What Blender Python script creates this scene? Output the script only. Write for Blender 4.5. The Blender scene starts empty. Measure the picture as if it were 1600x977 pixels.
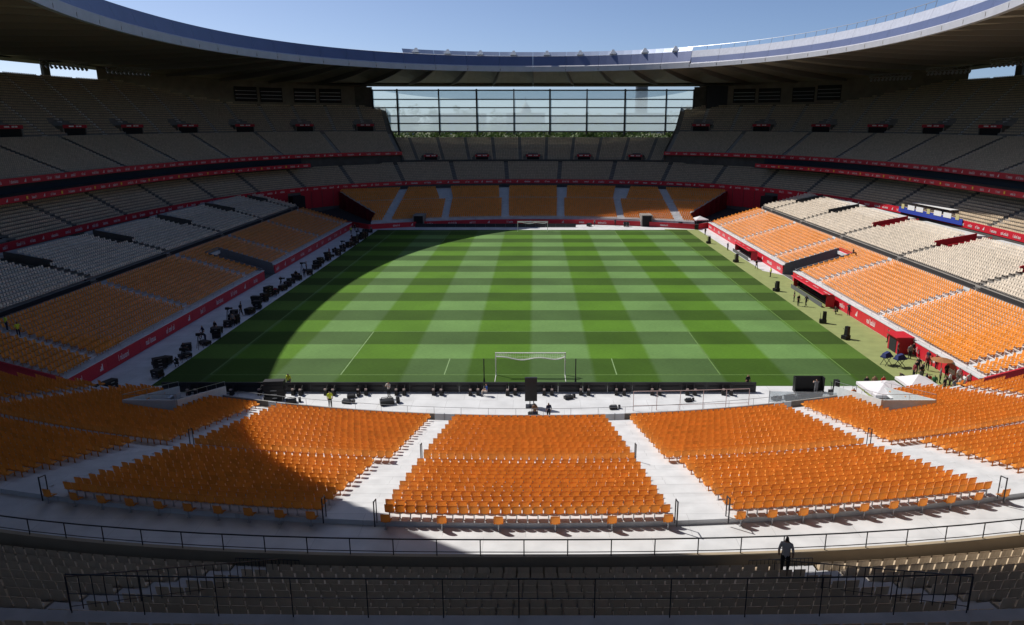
import bpy, bmesh, math, random
import numpy as np
from mathutils import Vector
random.seed(7); rng = np.random.default_rng(7)
C = bpy.context.scene.collection
SC = bpy.context.scene
R = math.radians

# ------------------------------------------------------------------ camera, sky, sun, exposure
CAM = np.array([0.415, -73.15, 25.95]); PITCH = R(14.64); FPX = 1138.33; PPX = 834.96
cam = bpy.data.cameras.new('camera'); camo = bpy.data.objects.new('camera', cam); C.objects.link(camo)
camo.location = CAM; camo.rotation_euler = (R(90) - PITCH, 0, 0)
cam.sensor_width = 36; cam.lens = FPX / 1600 * 36; cam.shift_x = -(PPX - 800) / 1600
cam.clip_start = 0.2; cam.clip_end = 9000
SC.camera = camo
SUN_T = Vector((0.72, -0.48, -1.0)).normalized()          # direction the light travels
elev = math.asin(-SUN_T.z); azi = math.atan2(-SUN_T.x, -SUN_T.y)
w = bpy.data.worlds.new('World'); SC.world = w; w.use_nodes = True
nt = w.node_tree; nt.nodes.clear()
sky = nt.nodes.new('ShaderNodeTexSky'); sky.sky_type = 'NISHITA'; sky.sun_disc = False
sky.sun_elevation = elev; sky.sun_rotation = azi; sky.air_density = .5; sky.dust_density = 1.0; sky.ozone_density = 3.5
bg = nt.nodes.new('ShaderNodeBackground'); bg.inputs[1].default_value = 0.125
wo = nt.nodes.new('ShaderNodeOutputWorld'); nt.links.new(sky.outputs[0], bg.inputs[0]); nt.links.new(bg.outputs[0], wo.inputs[0])
sd = bpy.data.lights.new('sun', 'SUN'); sd.energy = 5.0; sd.angle = R(0.53); sd.color = (1, .95, .87)
so = bpy.data.objects.new('sun', sd); C.objects.link(so); so.rotation_euler = SUN_T.to_track_quat('-Z', 'Y').to_euler(); so.location = (-60, 120, 90)
SC.view_settings.view_transform = 'Standard'; SC.view_settings.look = 'None'; SC.view_settings.gamma = 1
SC.view_settings.exposure = 0.0
SC.cycles.max_bounces = 8; SC.cycles.diffuse_bounces = 2; SC.cycles.transparent_max_bounces = 12
SC.cycles.use_denoising = True

# ------------------------------------------------------------------ materials
def s2l(c):
    return tuple((x / 12.92 if x <= .04045 else ((x + .055) / 1.055) ** 2.4) for x in c)
MATS = {}
def mat(name, col, rough=.7, metal=0, noise=0, nscale=3, bump=0, trans=0, spec=.4, attr=None):
    if name in MATS: return MATS[name]
    m = bpy.data.materials.new(name); m.use_nodes = True; t = m.node_tree; N = t.nodes; L = t.links
    p = N['Principled BSDF']; p.inputs['Roughness'].default_value = rough; p.inputs['Metallic'].default_value = metal
    p.inputs['Specular IOR Level'].default_value = spec
    p.inputs['Base Color'].default_value = (*col, 1)
    src = None
    if noise or bump or attr:
        tc = N.new('ShaderNodeTexCoord'); nz = N.new('ShaderNodeTexNoise'); nz.inputs['Scale'].default_value = nscale
        nz.inputs['Detail'].default_value = 6; L.new(tc.outputs['Object'], nz.inputs['Vector'])
    if noise:
        mp = N.new('ShaderNodeMapRange'); mp.inputs['From Min'].default_value = .25; mp.inputs['From Max'].default_value = .75
        mp.inputs['To Min'].default_value = 1 - noise; mp.inputs['To Max'].default_value = 1 + noise
        L.new(nz.outputs[0], mp.inputs[0])
        mx = N.new('ShaderNodeVectorMath'); mx.operation = 'SCALE'; mx.inputs[0].default_value = col; L.new(mp.outputs[0], mx.inputs['Scale'])
        L.new(mx.outputs[0], p.inputs['Base Color']); src = mx.outputs[0]
    if attr:
        if attr == 'OBJ':
            oi = N.new('ShaderNodeObjectInfo'); at = N.new('ShaderNodeMapRange'); at.inputs['To Min'].default_value = .92; at.inputs['To Max'].default_value = 1.06; L.new(oi.outputs['Random'], at.inputs[0])
        else: at = N.new('ShaderNodeAttribute'); at.attribute_name = attr
        m2 = N.new('ShaderNodeVectorMath'); m2.operation = 'SCALE'; m2.inputs[0].default_value = col
        if src: L.new(src, m2.inputs[0])
        L.new(at.outputs['Fac' if attr != 'OBJ' else 0], m2.inputs['Scale']); L.new(m2.outputs[0], p.inputs['Base Color']); src = m2.outputs[0]
    if bump:
        b = N.new('ShaderNodeBump'); b.inputs['Strength'].default_value = bump; L.new(nz.outputs[0], b.inputs['Height']); L.new(b.outputs[0], p.inputs['Normal'])
    if trans:
        tr = N.new('ShaderNodeBsdfTranslucent'); tr.inputs[0].default_value = (*col, 1)
        if src: L.new(src, tr.inputs[0])
        if name.startswith('orange'):
            tm = N.new('ShaderNodeVectorMath'); tm.operation = 'MULTIPLY'; tm.inputs[1].default_value = (1, .76, .46); L.new(src, tm.inputs[0]); L.new(tm.outputs[0], tr.inputs[0])
        ms = N.new('ShaderNodeMixShader'); ms.inputs[0].default_value = trans
        L.new(p.outputs[0], ms.inputs[1]); L.new(tr.outputs[0], ms.inputs[2]); L.new(ms.outputs[0], N['Material Output'].inputs[0])
    MATS[name] = m; return m

def joints(m, sx, sy, dark=.82):
    t = m.node_tree; N = t.nodes; L = t.links; p = N['Principled BSDF']; src = p.inputs['Base Color'].links[0].from_socket
    tc = N.new('ShaderNodeTexCoord'); br = N.new('ShaderNodeTexBrick'); br.inputs['Scale'].default_value = 1; br.inputs['Brick Width'].default_value = sx; br.inputs['Row Height'].default_value = sy
    br.inputs['Mortar Size'].default_value = .018; br.inputs['Color1'].default_value = (1, 1, 1, 1); br.inputs['Color2'].default_value = (.95, .95, .95, 1); br.inputs['Mortar'].default_value = (dark, dark, dark, 1)
    L.new(tc.outputs['Object'], br.inputs[0]); mu = N.new('ShaderNodeVectorMath'); mu.operation = 'MULTIPLY'; L.new(src, mu.inputs[0]); L.new(br.outputs[0], mu.inputs[1]); L.new(mu.outputs[0], p.inputs['Base Color'])
CONC = mat('concrete', (.24, .225, .21), .85, noise=.22, nscale=.6, bump=.1)
AISLE = mat('aisle_concrete', (.60, .59, .58), .85, noise=.12)
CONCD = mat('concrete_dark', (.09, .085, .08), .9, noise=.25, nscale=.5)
WHITEC = mat('white_paint_deck', (.60, .61, .63), .6, noise=.13, nscale=.9, bump=.05)
PAVE = mat('white_paving', (.59, .60, .62), .65, noise=.14, nscale=.5, bump=.05)
joints(PAVE, 3.2, 2.4, .7); joints(WHITEC, 4.0, 1.72, .78)
BEIGEW = mat('beige_wall', (.36, .29, .20), .8, noise=.12, nscale=.8)
REDW = mat('red_board', (.55, .018, .035), .45, noise=.06, nscale=1.2)
REDV = mat('red_velcro', (.42, .015, .03), .6, noise=.1)
WHITE = mat('white_print', (.8, .8, .8), .5)
YEL = mat('yellow_print', (.85, .55, .06), .5)
BLACK = mat('black_gear', (.012, .012, .014), .5)
BLACKP = mat('black_paint', (.02, .02, .024), .45)
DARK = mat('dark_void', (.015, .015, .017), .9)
STEEL = mat('grey_steel', (.35, .36, .38), .4, metal=.7)
RAIL = mat('dark_rail', (.03, .032, .04), .45, metal=.3)
ORANGE = mat('orange_plastic', (.84, .345, .062), .5, noise=.06, nscale=2, trans=.30, attr='tint')
ORANGE1 = mat('orange_plastic_seat', (.84, .345, .062), .5, noise=.06, nscale=2, trans=.30, attr='OBJ')
BEIGE = mat('beige_plastic', (.60, .48, .34), .5, noise=.06, nscale=2, trans=.15, attr='tint')
BEIGE1 = mat('beige_plastic_seat', (.60, .48, .34), .5, noise=.06, nscale=2, trans=.15, attr='OBJ')
CREAM = mat('cream_plastic', (.73, .645, .54), .5, noise=.06, nscale=2, trans=.15, attr='tint')
SEATLEG = mat('seat_leg_steel', (.45, .46, .48), .45, metal=.5)
BLUEF = mat('blue_fascia', (.115, .14, .25), .38, metal=.25, noise=.08, nscale=.25)
GREYF = mat('grey_gutter', (.42, .42, .46), .5, noise=.08, nscale=.5)
PALEF = mat('pale_fascia', (.62, .64, .70), .5, noise=.06, nscale=.5, trans=.25)
FABRIC = mat('roof_fabric', (.37, .33, .27), .85, noise=.08, nscale=.2)
RIBM = mat('roof_rib', (.20, .18, .16), .7)
ROOFT = mat('roof_top', (.6, .6, .6), .7)
KHAKI = mat('khaki_turf', (.235, .27, .10), .9, noise=.12, nscale=.8, bump=.1)
OUTG = mat('outside_ground', (.09, .10, .05), .95, noise=.3, nscale=.01)
NAVY = mat('navy_cloth', (.02, .03, .12), .7)
BLUEB = mat('blue_banner', (.03, .06, .38), .6)
TENT = mat('tent_fabric', (.78, .76, .80), .7, trans=.2)
HEDGE = mat('leaf_green', (.075, .12, .025), .7, noise=.4, nscale=.3, trans=.2)
BARK = mat('bark', (.08, .06, .045), .9)
STONE = mat('city_stone', (.42, .40, .38), .8, noise=.1, nscale=.02)
TOWERM = mat('tower_cladding', (.22, .20, .20), .6)
WINM = mat('window_dark', (.03, .04, .05), .15)
NETM = mat('net_white', (.8, .8, .8), .6)

def glass_material():
    m = bpy.data.materials.new('hazed_fritted_glass'); m.use_nodes = True; N = m.node_tree.nodes; L = m.node_tree.links; N.clear()
    o = N.new('ShaderNodeOutputMaterial'); tr = N.new('ShaderNodeBsdfTransparent'); tr.inputs[0].default_value = (.86, .94, .96, 1)
    tl = N.new('ShaderNodeBsdfTranslucent'); tl.inputs[0].default_value = (.88, .95, .98, 1)  # white-blue veil of the frit, also standing in for distance haze
    gl = N.new('ShaderNodeBsdfGlossy'); gl.inputs['Roughness'].default_value = .08; gl.inputs[0].default_value = (.8, .85, .9, 1)
    a = N.new('ShaderNodeMixShader'); a.inputs[0].default_value = .33; L.new(tr.outputs[0], a.inputs[1]); L.new(tl.outputs[0], a.inputs[2])
    b = N.new('ShaderNodeMixShader'); b.inputs[0].default_value = .05; L.new(a.outputs[0], b.inputs[1]); L.new(gl.outputs[0], b.inputs[2])
    L.new(b.outputs[0], o.inputs[0]); return m
GLASS = glass_material()
def clear_material():
    m = bpy.data.materials.new('clear_acrylic'); m.use_nodes = True; N = m.node_tree.nodes; L = m.node_tree.links; N.clear()
    o = N.new('ShaderNodeOutputMaterial'); tr = N.new('ShaderNodeBsdfTransparent'); tr.inputs[0].default_value = (.86, .9, .92, 1)
    df = N.new('ShaderNodeBsdfDiffuse'); df.inputs[0].default_value = (.75, .78, .8, 1)
    a = N.new('ShaderNodeMixShader'); a.inputs[0].default_value = .3; L.new(tr.outputs[0], a.inputs[1]); L.new(df.outputs[0], a.inputs[2]); L.new(a.outputs[0], o.inputs[0]); return m
CLEAR = clear_material()

def grass_material():
    m = bpy.data.materials.new('mown_grass'); m.use_nodes = True; t = m.node_tree; N = t.nodes; L = t.links; p = N['Principled BSDF']
    tc = N.new('ShaderNodeTexCoord'); sp = N.new('ShaderNodeSeparateXYZ'); L.new(tc.outputs['Object'], sp.inputs[0])
    nz0 = N.new('ShaderNodeTexNoise'); nz0.inputs['Scale'].default_value = .8; nz0.inputs['Detail'].default_value = 3; L.new(tc.outputs['Object'], nz0.inputs[0])
    def M(op, a, b=None):
        n = N.new('ShaderNodeMath'); n.operation = op
        for i, v in enumerate((a, b)):
            if v is None: continue
            if isinstance(v, (int, float)): n.inputs[i].default_value = v
            else: L.new(v, n.inputs[i])
        return n.outputs[0]
    wob = M('MULTIPLY', M('SUBTRACT', nz0.outputs[0], .5), .22)
    def stripe(co, wdt, ph):
        u = M('FRACT', M('DIVIDE', M('ADD', M('ADD', co, wob), ph), 2 * wdt))
        tri = M('ABSOLUTE', M('SUBTRACT', u, .5))                        # 0.5 at edges of period, 0 mid
        mp = N.new('ShaderNodeMapRange'); mp.inputs['From Min'].default_value = .232; mp.inputs['From Max'].default_value = .268
        L.new(tri, mp.inputs[0]); return mp.outputs[0]
    # light where floor(X/6.75) is odd ; lighter bands where floor(Y/5.5) is even
    sx = stripe(sp.outputs['X'], 6.75, 6.75 * 100 + 6.75 / 2 )            # 1 => even floor
    sy = stripe(sp.outputs['Y'], 5.5, 5.5 * 100 + 5.5 / 2)
    inx = M('LESS_THAN', M('ABSOLUTE', sp.outputs['X']), 34.2)
    iny = M('MULTIPLY', M('GREATER_THAN', sp.outputs['Y'], 0), M('LESS_THAN', sp.outputs['Y'], 105))
    nf = N.new('ShaderNodeTexNoise'); nf.inputs['Scale'].default_value = 9; nf.inputs['Detail'].default_value = 5
    mpg = N.new('ShaderNodeMapping'); mpg.inputs['Scale'].default_value = (.25, 1.4, 1); L.new(tc.outputs['Object'], mpg.inputs[0]); L.new(mpg.outputs[0], nf.inputs[0])
    nl = N.new('ShaderNodeTexNoise'); nl.inputs['Scale'].default_value = .12; nl.inputs['Detail'].default_value = 4; L.new(tc.outputs['Object'], nl.inputs[0])
    cA = N.new('ShaderNodeMix'); cA.data_type = 'RGBA'; L.new(sx, cA.inputs[0])
    cA.inputs[6].default_value = (.118, .222, .066, 1); cA.inputs[7].default_value = (.076, .172, .014, 1)
    off = M('SUBTRACT', 1, M('MULTIPLY', M('SUBTRACT', 1, M('MULTIPLY', sy, iny)), .52))
    k = M('MULTIPLY', off, M('ADD', .58, M('MULTIPLY', nf.outputs[0], .84)))
    k = M('MULTIPLY', k, M('ADD', .66, M('MULTIPLY', nl.outputs[0], .68)))
    cB = N.new('ShaderNodeMix'); cB.data_type = 'RGBA'; L.new(inx, cB.inputs[0]); cB.inputs[6].default_value = (.075, .145, .022, 1); L.new(cA.outputs[2], cB.inputs[7])
    v = N.new('ShaderNodeVectorMath'); v.operation = 'SCALE'; L.new(cB.outputs[2], v.inputs[0]); L.new(k, v.inputs['Scale'])
    L.new(v.outputs[0], p.inputs['Base Color']); p.inputs['Roughness'].default_value = .85; p.inputs['Specular IOR Level'].default_value = .15
    return m
GRASS = grass_material()

# ------------------------------------------------------------------ mesh helpers
class MB:
    def __init__(s): s.v = []; s.f = []; s.m = []; s.k = 0
    def face(s, pts):
        i = len(s.v); s.v += [tuple(p) for p in pts]; s.f.append(tuple(range(i, i + len(pts)))); s.m.append(s.k)
    def hexa(s, b, t):           # bottom quad, top quad (same order, ccw from above)
        i = len(s.v); s.v += [tuple(p) for p in b] + [tuple(p) for p in t]
        F = [(3, 2, 1, 0), (4, 5, 6, 7)] + [(j, (j + 1) % 4, 4 + (j + 1) % 4, 4 + j) for j in range(4)]
        s.f += [tuple(i + q for q in f) for f in F]; s.m += [s.k] * 6
    def box(s, c, d, rz=0, taper=1):
        ca, sa = math.cos(rz), math.sin(rz); x, y, z = c
        def q(dx, dy, dz): return (x + dx * ca - dy * sa, y + dx * sa + dy * ca, z + dz)
        a, b, h = d[0] / 2, d[1] / 2, d[2] / 2
        s.hexa([q(-a, -b, -h), q(a, -b, -h), q(a, b, -h), q(-a, b, -h)],
               [q(-a * taper, -b * taper, h), q(a * taper, -b * taper, h), q(a * taper, b * taper, h), q(-a * taper, b * taper, h)])
    def tube(s, p0, p1, r, n=6, r1=None):
        p0 = Vector(p0); p1 = Vector(p1); d = (p1 - p0)
        if d.length < 1e-6: return
        d.normalize(); u = d.orthogonal().normalized(); v = d.cross(u); r1 = r if r1 is None else r1
        i = len(s.v)
        for p, rad in ((p0, r), (p1, r1)):
            for j in range(n):
                a = 2 * math.pi * j / n; s.v.append(tuple(p + u * (rad * math.cos(a)) + v * (rad * math.sin(a))))
        for j in range(n):
            s.f.append((i + j, i + (j + 1) % n, i + n + (j + 1) % n, i + n + j)); s.m.append(s.k)
        s.f.append(tuple(i + j for j in range(n - 1, -1, -1))); s.m.append(s.k)
        s.f.append(tuple(i + n + j for j in range(n))); s.m.append(s.k)
    def strip(s, A, B, closed=False):    # quads between polylines A and B
        n = len(A)
        for j in range(n if closed else n - 1):
            j2 = (j + 1) % n; s.face([A[j], A[j2], B[j2], B[j]])
    def mesh(s, name, mats, smooth=False):
        me = bpy.data.meshes.new(name); me.from_pydata(s.v, [], s.f)
        for m in (mats if isinstance(mats, (list, tuple)) else [mats]): me.materials.append(m)
        if s.m and max(s.m) > 0: me.polygons.foreach_set('material_index', s.m)
        if smooth: me.polygons.foreach_set('use_smooth', [True] * len(me.polygons))
        me.validate(); me.update(); return me
    def build(s, name, mats, parent=None, smooth=False, loc=None, rz=0):
        return obj(name, s.mesh(name, mats, smooth), parent, loc, rz)
def obj(name, me, parent=None, loc=None, rz=0):
    o = bpy.data.objects.new(name, me); C.objects.link(o)
    if parent: o.parent = parent
    if loc is not None: o.location = loc
    o.rotation_euler[2] = rz; return o
def tag(o, label, cat, group=None):
    o['label'] = label; o['category'] = cat
    if group: o['group'] = group
    return o
def thing(name, label, cat, loc=(0, 0, 0), rz=0, group=None):
    o = bpy.data.objects.new(name, None); C.objects.link(o); o.location = loc; o.rotation_euler[2] = rz; o.empty_display_size = .2
    return tag(o, label, cat, group)
def struct(o, kind='structure'): o['kind'] = kind; return o
def copy_tree(o, loc, rz, label=None, group=None):
    r = o.copy(); C.objects.link(r); r.location = loc; r.rotation_euler = (0, 0, rz)
    if label: r['label'] = label
    if group: r['group'] = group
    for ch in o.children:
        c = ch.copy(); C.objects.link(c); c.parent = r
        for g in ch.children:
            d = g.copy(); C.objects.link(d); d.parent = c
    return r
def steps(b, m, T):
    o = b.build('aisle_steps', m, T); o['kind'] = 'stuff'; return o
def sheet(name, poly, z, m, parent=None):
    b = MB(); b.face([(x, y, z) for x, y in poly]); return b.build(name, m, parent)

CY = 52.5
def ring(phi, a, b, n):
    c, s = np.cos(phi), np.sin(phi)
    r = (np.abs(c / a) ** n + np.abs(s / b) ** n) ** (-1 / n)
    return np.stack([r * c, CY + r * s], -1)
def ringz(phi, a, b, n, z):
    p = ring(np.asarray(phi, float), a, b, n); z = np.broadcast_to(np.asarray(z, float), p.shape[:-1])
    return np.concatenate([p, z[..., None]], -1)
def project(P):
    d = np.atleast_2d(P) - CAM; cp, sp = math.cos(PITCH), math.sin(PITCH)
    z = d[:, 1] * cp - d[:, 2] * sp; u = d[:, 1] * sp + d[:, 2] * cp
    return np.stack([PPX + FPX * d[:, 0] / z, 488.5 - FPX * u / z, z], 1)
def phis(d0, d1, n): return np.radians(np.linspace(d0, d1, n))

# seat store: x, y, z, facing angle ; meta for the ones that can be picked out
SEATS = {'orange': [], 'beige': [], 'cream': []}
def add_seat(col, x, y, z, ang, meta=None): SEATS[col].append((x, y, z, ang, meta))

# ------------------------------------------------------------------ ground, pitch, paving
struct(sheet('ground', [(-6000, -3000), (6000, -3000), (6000, 8000), (-6000, 8000)], -.06, OUTG))
struct(sheet('paving', [(-82, -48), (82, -48), (82, 153), (-82, 153)], 0, PAVE))
struct(sheet('side_turf', [(33.2, -7.4), (37.5, -6.2), (60, -6.2), (60, 0), (44.1, 0), (44.1, 52), (41.6, 56), (41.2, 108), (33, 109), (33, 100)], .004, KHAKI))
for sg in (-1, 1): struct(sheet('service_road', [(sg * 40, 113.5), (sg * 47.5, 109.8), (sg * 80, 109.8), (sg * 80, 150), (sg * 40, 150)], .004, mat('shaded_paving', (.05, .05, .055), .9, noise=.2, nscale=1)))  # corner ground coloured dark to carry the shade on the paving
for sg in (-1, 1):
    b = MB(); b.face([(sg * 37.5, 116.5, .05), (sg * 48, 111, .05), (sg * 66, 134, 3.4), (sg * 54.5, 139.5, 3.4)]); b.face([(sg * 48, 111, .05), (sg * 66, 134, 3.4), (sg * 66, 134, 0), (sg * 48, 111, 0)]); struct(b.build('service_ramp', mat('shaded_paving', (.05, .05, .055), .9, noise=.2, nscale=1)))  # ramp in the same dark colour, standing in for shaded paving
struct(sheet('pitch', [(-38.6, -3.4), (38.3, -3.4), (38.3, 107.6), (-38.6, 107.6)], .008, GRASS))
LINE = mat('faint_line', (.17, .27, .11), .8, noise=.25, nscale=2.5)
LINEF = mat('very_faint_line', (.105, .19, .045), .8, noise=.25, nscale=2.5)
def pline(x0, y0, x1, y1, m=LINEF, wd=.12):
    b = MB(); b.face([(x0, y0, .0125), (x1, y0, .0125), (x1, y1, .0125), (x0, y1, .0125)]); struct(b.build('pitch_line', m))
h = .06
for x in (-34, 34): pline(x - h, 0, x + h, 105, LINEF)
for y in (0, 105): pline(-34 + h, y - h, 34 - h, y + h, LINEF)
for x in (-20.16, 20.16): pline(x - h, h, x + h, 16.5, LINE if x < 0 else LINEF); pline(x - h, 88.5, x + h, 105 - h)
for x in (-9.16, 9.16): pline(x - h, h, x + h, 5.5, LINE)
pline(-20.16 + h, 16.5 - h, 20.16 - h, 16.5 + h)

# ------------------------------------------------------------------ lettering marks (word-like white print)
def marks(b, P, N, U, length, height, seed, start=0.3, gap=(1.2, 2.2), flag=False):
    """print words and three-bar marks along a board: P(s) point, height vector U; each glyph a thin slab 1 cm proud along N(s)"""
    r = random.Random(seed); s = start; kind = 0
    def slab(s0, s1, h0, h1, sk=0, k=0):
        b.k = k
        p = [P(s0) + U * h0, P(s1) + U * h0, P(s1 + sk) + U * h1, P(s0 + sk) + U * h1]; q = [x + N(s0) * .012 for x in p]
        b.face([tuple(x) for x in q])
    hh = height
    while s < length - 2.2 * hh:
        if kind % 4 == 1:
            for j in range(3): slab(s + j * .28 * hh, s + (j * .28 + .2) * hh, 0, hh * (.35 + .32 * j))
            s += .95 * hh
        elif kind % 4 == 3 and flag:
            slab(s, s + .9 * hh, 0, hh, 0, 1); s += 1.1 * hh
        else:
            nl = r.randint(5, 8)
            for j in range(nl):
                g = r.randint(0, 4); w_ = .34 * hh; h1 = hh * (.62 if g not in (1, 4) else .95)
                slab(s, s + .09 * hh, 0, h1)
                if g != 1: slab(s + w_ - .1 * hh, s + w_, 0, hh * .62)
                if g in (0, 2): slab(s + .09 * hh, s + w_ - .1 * hh, .5 * hh, .62 * hh)
                if g in (2, 3, 4): slab(s + .09 * hh, s + w_ - .1 * hh, 0, .12 * hh)
                s += .46 * hh
        s += r.uniform(*gap); kind += 1
    b.k = 0

# ------------------------------------------------------------------ railings
def railing(name, pts, hgt, label, spacing=1.75, r=.028, mid=None, m=RAIL, parent=None, base=0, group=None):
    pts = [Vector(p) for p in pts]; t = parent or thing(name, label, 'railing', pts[0], group=group)
    o0 = Vector((0, 0, 0)) if parent else pts[0]
    L = [0]
    for a, b_ in zip(pts, pts[1:]): L.append(L[-1] + (b_ - a).length)
    def at(s):
        for i in range(len(pts) - 1):
            if s <= L[i + 1] + 1e-6: return pts[i].lerp(pts[i + 1], (s - L[i]) / max(1e-6, L[i + 1] - L[i]))
        return pts[-1]
    b = MB()
    for a, c in zip(pts, pts[1:]): b.tube(a - o0 + Vector((0, 0, hgt)), c - o0 + Vector((0, 0, hgt)), r * 1.25)
    b.build('top_rail', m, t)
    for hm in (mid or []):
        b = MB()
        for a, c in zip(pts, pts[1:]): b.tube(a - o0 + Vector((0, 0, hm)), c - o0 + Vector((0, 0, hm)), r * .8, 5)
        b.build('mid_rail', m, t)
    n = max(1, int(round(L[-1] / spacing)))
    me = None
    for i in range(n + 1):
        p = at(L[-1] * i / n) - o0
        if me is None:
            b = MB(); b.tube((0, 0, base), (0, 0, hgt), r, 5); me = b.mesh('post', m)
        obj('post', me, t, p)
    return t

# ------------------------------------------------------------------ side lower stands
ORD = lambda n: f"{n}{'th' if 10 <= n % 100 <= 20 else {1: 'st', 2: 'nd', 3: 'rd'}.get(n % 10, 'th')}"
SIDES = {'right': dict(s=1, x0=44.2, aisles=(-2.3, 17.8, 38.6, 60.4, 81.5, 101.5)), 'left': dict(s=-1, x0=45.5, aisles=(.6, 21.9, 42.5, 63.3, 84, 104))}
Y0S, Y1S = -5.6, 109.5
def side_stand(side):
    d = SIDES[side]; s = d['s']; x0 = d['x0']; A = d['aisles']
    lab = {'right': 'sunlit lower side stand of orange and cream seats beside the bench shelters', 'left': 'shaded lower side stand of orange and cream seats beside the camera line'}[side]
    T = thing('lower_stand', lab, 'stand', (s * x0, CY, 0))
    o = Vector(T.location)
    def X(u): return s * u
    pit = (47.6, 52.9) if side == 'right' else (48.2, 53.2)
    def iv(u):      # row intervals in Y for offset u from the wall
        cuts = []
        if u < 9.4: cuts.append(pit)
        if u > 19.2:
            cuts += [(a - 2.0, a + 2.0) for a in A[1:]]
        out = []; y = Y0S + .2
        for c in sorted(cuts):
            out.append((y, c[0])); y = c[1]
        out.append((y, Y1S)); return out
    ter = MB(); rows = []
    for i in range(13): rows.append((.55 + .86 * i, 1.62 + .26 * i, 'orange'))
    uw = .55 + .86 * 13                                            # walkway
    rows.append((uw, 1.62 + .26 * 13, None))
    ub = uw + 1.25
    for i in range(13): rows.append((ub + .86 * i, 5.6 + .235 * i, 'cream'))
    rows.append((ub + .86 * 13, 5.6 + .235 * 13, None))
    for k, (u, z, col) in enumerate(rows):
        un = rows[k + 1][0] if k + 1 < len(rows) else u + 3.0
        zb = rows[k - 1][1] - .25 if k else 0
        ter.k = 0 if (u <= uw + .01 or u > 22) else 1
        for (ya, yb) in iv(u + .3):
            xa, xb = sorted((X(u), X(un))); ter.hexa([(xa, ya - CY, zb), (xb, ya - CY, zb), (xb, yb - CY, zb), (xa, yb - CY, zb)], [(xa, ya - CY, z), (xb, ya - CY, z), (xb, yb - CY, z), (xa, yb - CY, z)])
        if not col: continue
        edges = [Y0S + .4] + list(A) + [Y1S - .3]
        for bi in range(len(edges) - 1):
            ya = edges[bi] + (.65 if bi else 0); yb = edges[bi + 1] - (.65 if bi < len(edges) - 2 else 0)
            n = int((yb - ya) / .52); st = (yb - ya) / max(n, 1)
            for q in range(n):
                y = ya + (q + .5) * st
                if not any(c0 <= y - .3 and y + .3 <= c1 for c0, c1 in iv(u + .3)): continue
                add_seat(col, s * (x0 + u + .46), y, z, R(90) * s)
    ter.build('terrace', [WHITEC, CONC], T)
    for ye in (Y0S + .05, Y1S):                                     # end walls
        b = MB()
        prof = [(0.2, 0), (rows[-1][0] + 3, 0), (rows[-1][0] + 3, rows[-1][1] + .6), (.2, 1.62)]
        for k in (-.12, .12):
            b.face([(X(u), ye + k - CY, z) for u, z in prof])
        for (u0, z0), (u1, z1) in zip(prof, prof[1:] + prof[:1]): b.face([(X(u0), ye - .12 - CY, z0), (X(u1), ye - .12 - CY, z1), (X(u1), ye + .12 - CY, z1), (X(u0), ye + .12 - CY, z0)])
        b.build('end_wall', REDV, T)
    # front wall in board panels, broken at the pit
    segs = [(Y0S, pit[0]), (pit[1], Y1S)]
    for (ya, yb) in segs:
        n = max(1, round((yb - ya) / 6.4)); st = (yb - ya) / n
        for j in range(n):
            b = MB(); b.box((X(0), ya + (j + .5) * st - CY, .78), (.16, st - .02, 1.52)); b.build('wall_panel', REDW, T)
        b = MB(); L_ = yb - ya
        if s > 0: P = lambda t_, yb=yb: Vector((X(-.082), yb - t_ - CY, .46))
        else: P = lambda t_, ya=ya: Vector((X(-.082), ya + t_ - CY, .46))
        marks(b, P, lambda t_: Vector((-s, 0, 0)), Vector((0, 0, 1)), L_, .72, 11 + s, .8, (2.2, 3.6)); b.build('board_lettering', WHITE, T)['kind'] = 'stuff'
        b = MB(); b.box((X(.12), (ya + yb) / 2 - CY, 1.62), (.5, yb - ya, .12)); b.build('wall_coping', WHITEC, T)
    # aisles: half steps
    me = None
    for a in A:
        if me is None:
            b = MB()
            for i in range(13):
                u, z, _ = rows[i]; b.box((X(u - .18), 0, z - .26 + .065 + .003), (.36, 1.1, .13))
            me = b.mesh('aisle_steps', WHITEC)
            b = MB()
            for i in range(14, 27):
                u, z, _ = rows[i]
                if u > 18.6: break
                b.box((X(u - .18), 0, z - .235 + .05 + .003), (.36, 1.0, .11))
            me2 = b.mesh('aisle_steps', CONCD)
        obj('aisle_steps', me, T, (0, a - CY, 0))['kind'] = 'stuff'; obj('aisle_steps', me2, T, (0, a - CY, 0))['kind'] = 'stuff'
    # dark barrier at the back of the cross walkway
    edges = [Y0S + .5] + list(A) + [Y1S - .5]
    for ya, yb in zip(edges, edges[1:]):
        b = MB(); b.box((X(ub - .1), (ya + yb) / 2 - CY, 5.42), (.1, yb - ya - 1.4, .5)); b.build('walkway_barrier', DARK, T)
    # tunnel pit at the front
    b = MB(); ya, yb = pit; b.k = 0
    xa, xb = sorted((X(-.1), X(9.5)))
    b.box(((xa + xb) / 2, ya + .06 - CY, 2.0), (xb - xa, .12, 4.0 )) if False else None
    def slope_wall(yc, m_, nm):
        w_ = MB(); pr = [(-.1, 0), (9.5, 0), (9.5, 4.75), (.3, 1.95)]
        for k in (-.07, .07): w_.face([(X(u), yc + k - CY, z) for u, z in pr])
        for (u0, z0), (u1, z1) in zip(pr, pr[1:] + pr[:1]): w_.face([(X(u0), yc - .07 - CY, z0), (X(u1), yc - .07 - CY, z1), (X(u1), yc + .07 - CY, z1), (X(u0), yc + .07 - CY, z0)])
        return w_.build(nm, m_, T)
    GREYP = mat('grey_pit_wall', (.16, .165, .18), .7, noise=.1)
    slope_wall(ya, GREYP, 'pit_wall'); slope_wall(yb, GREYP, 'pit_wall')
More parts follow.
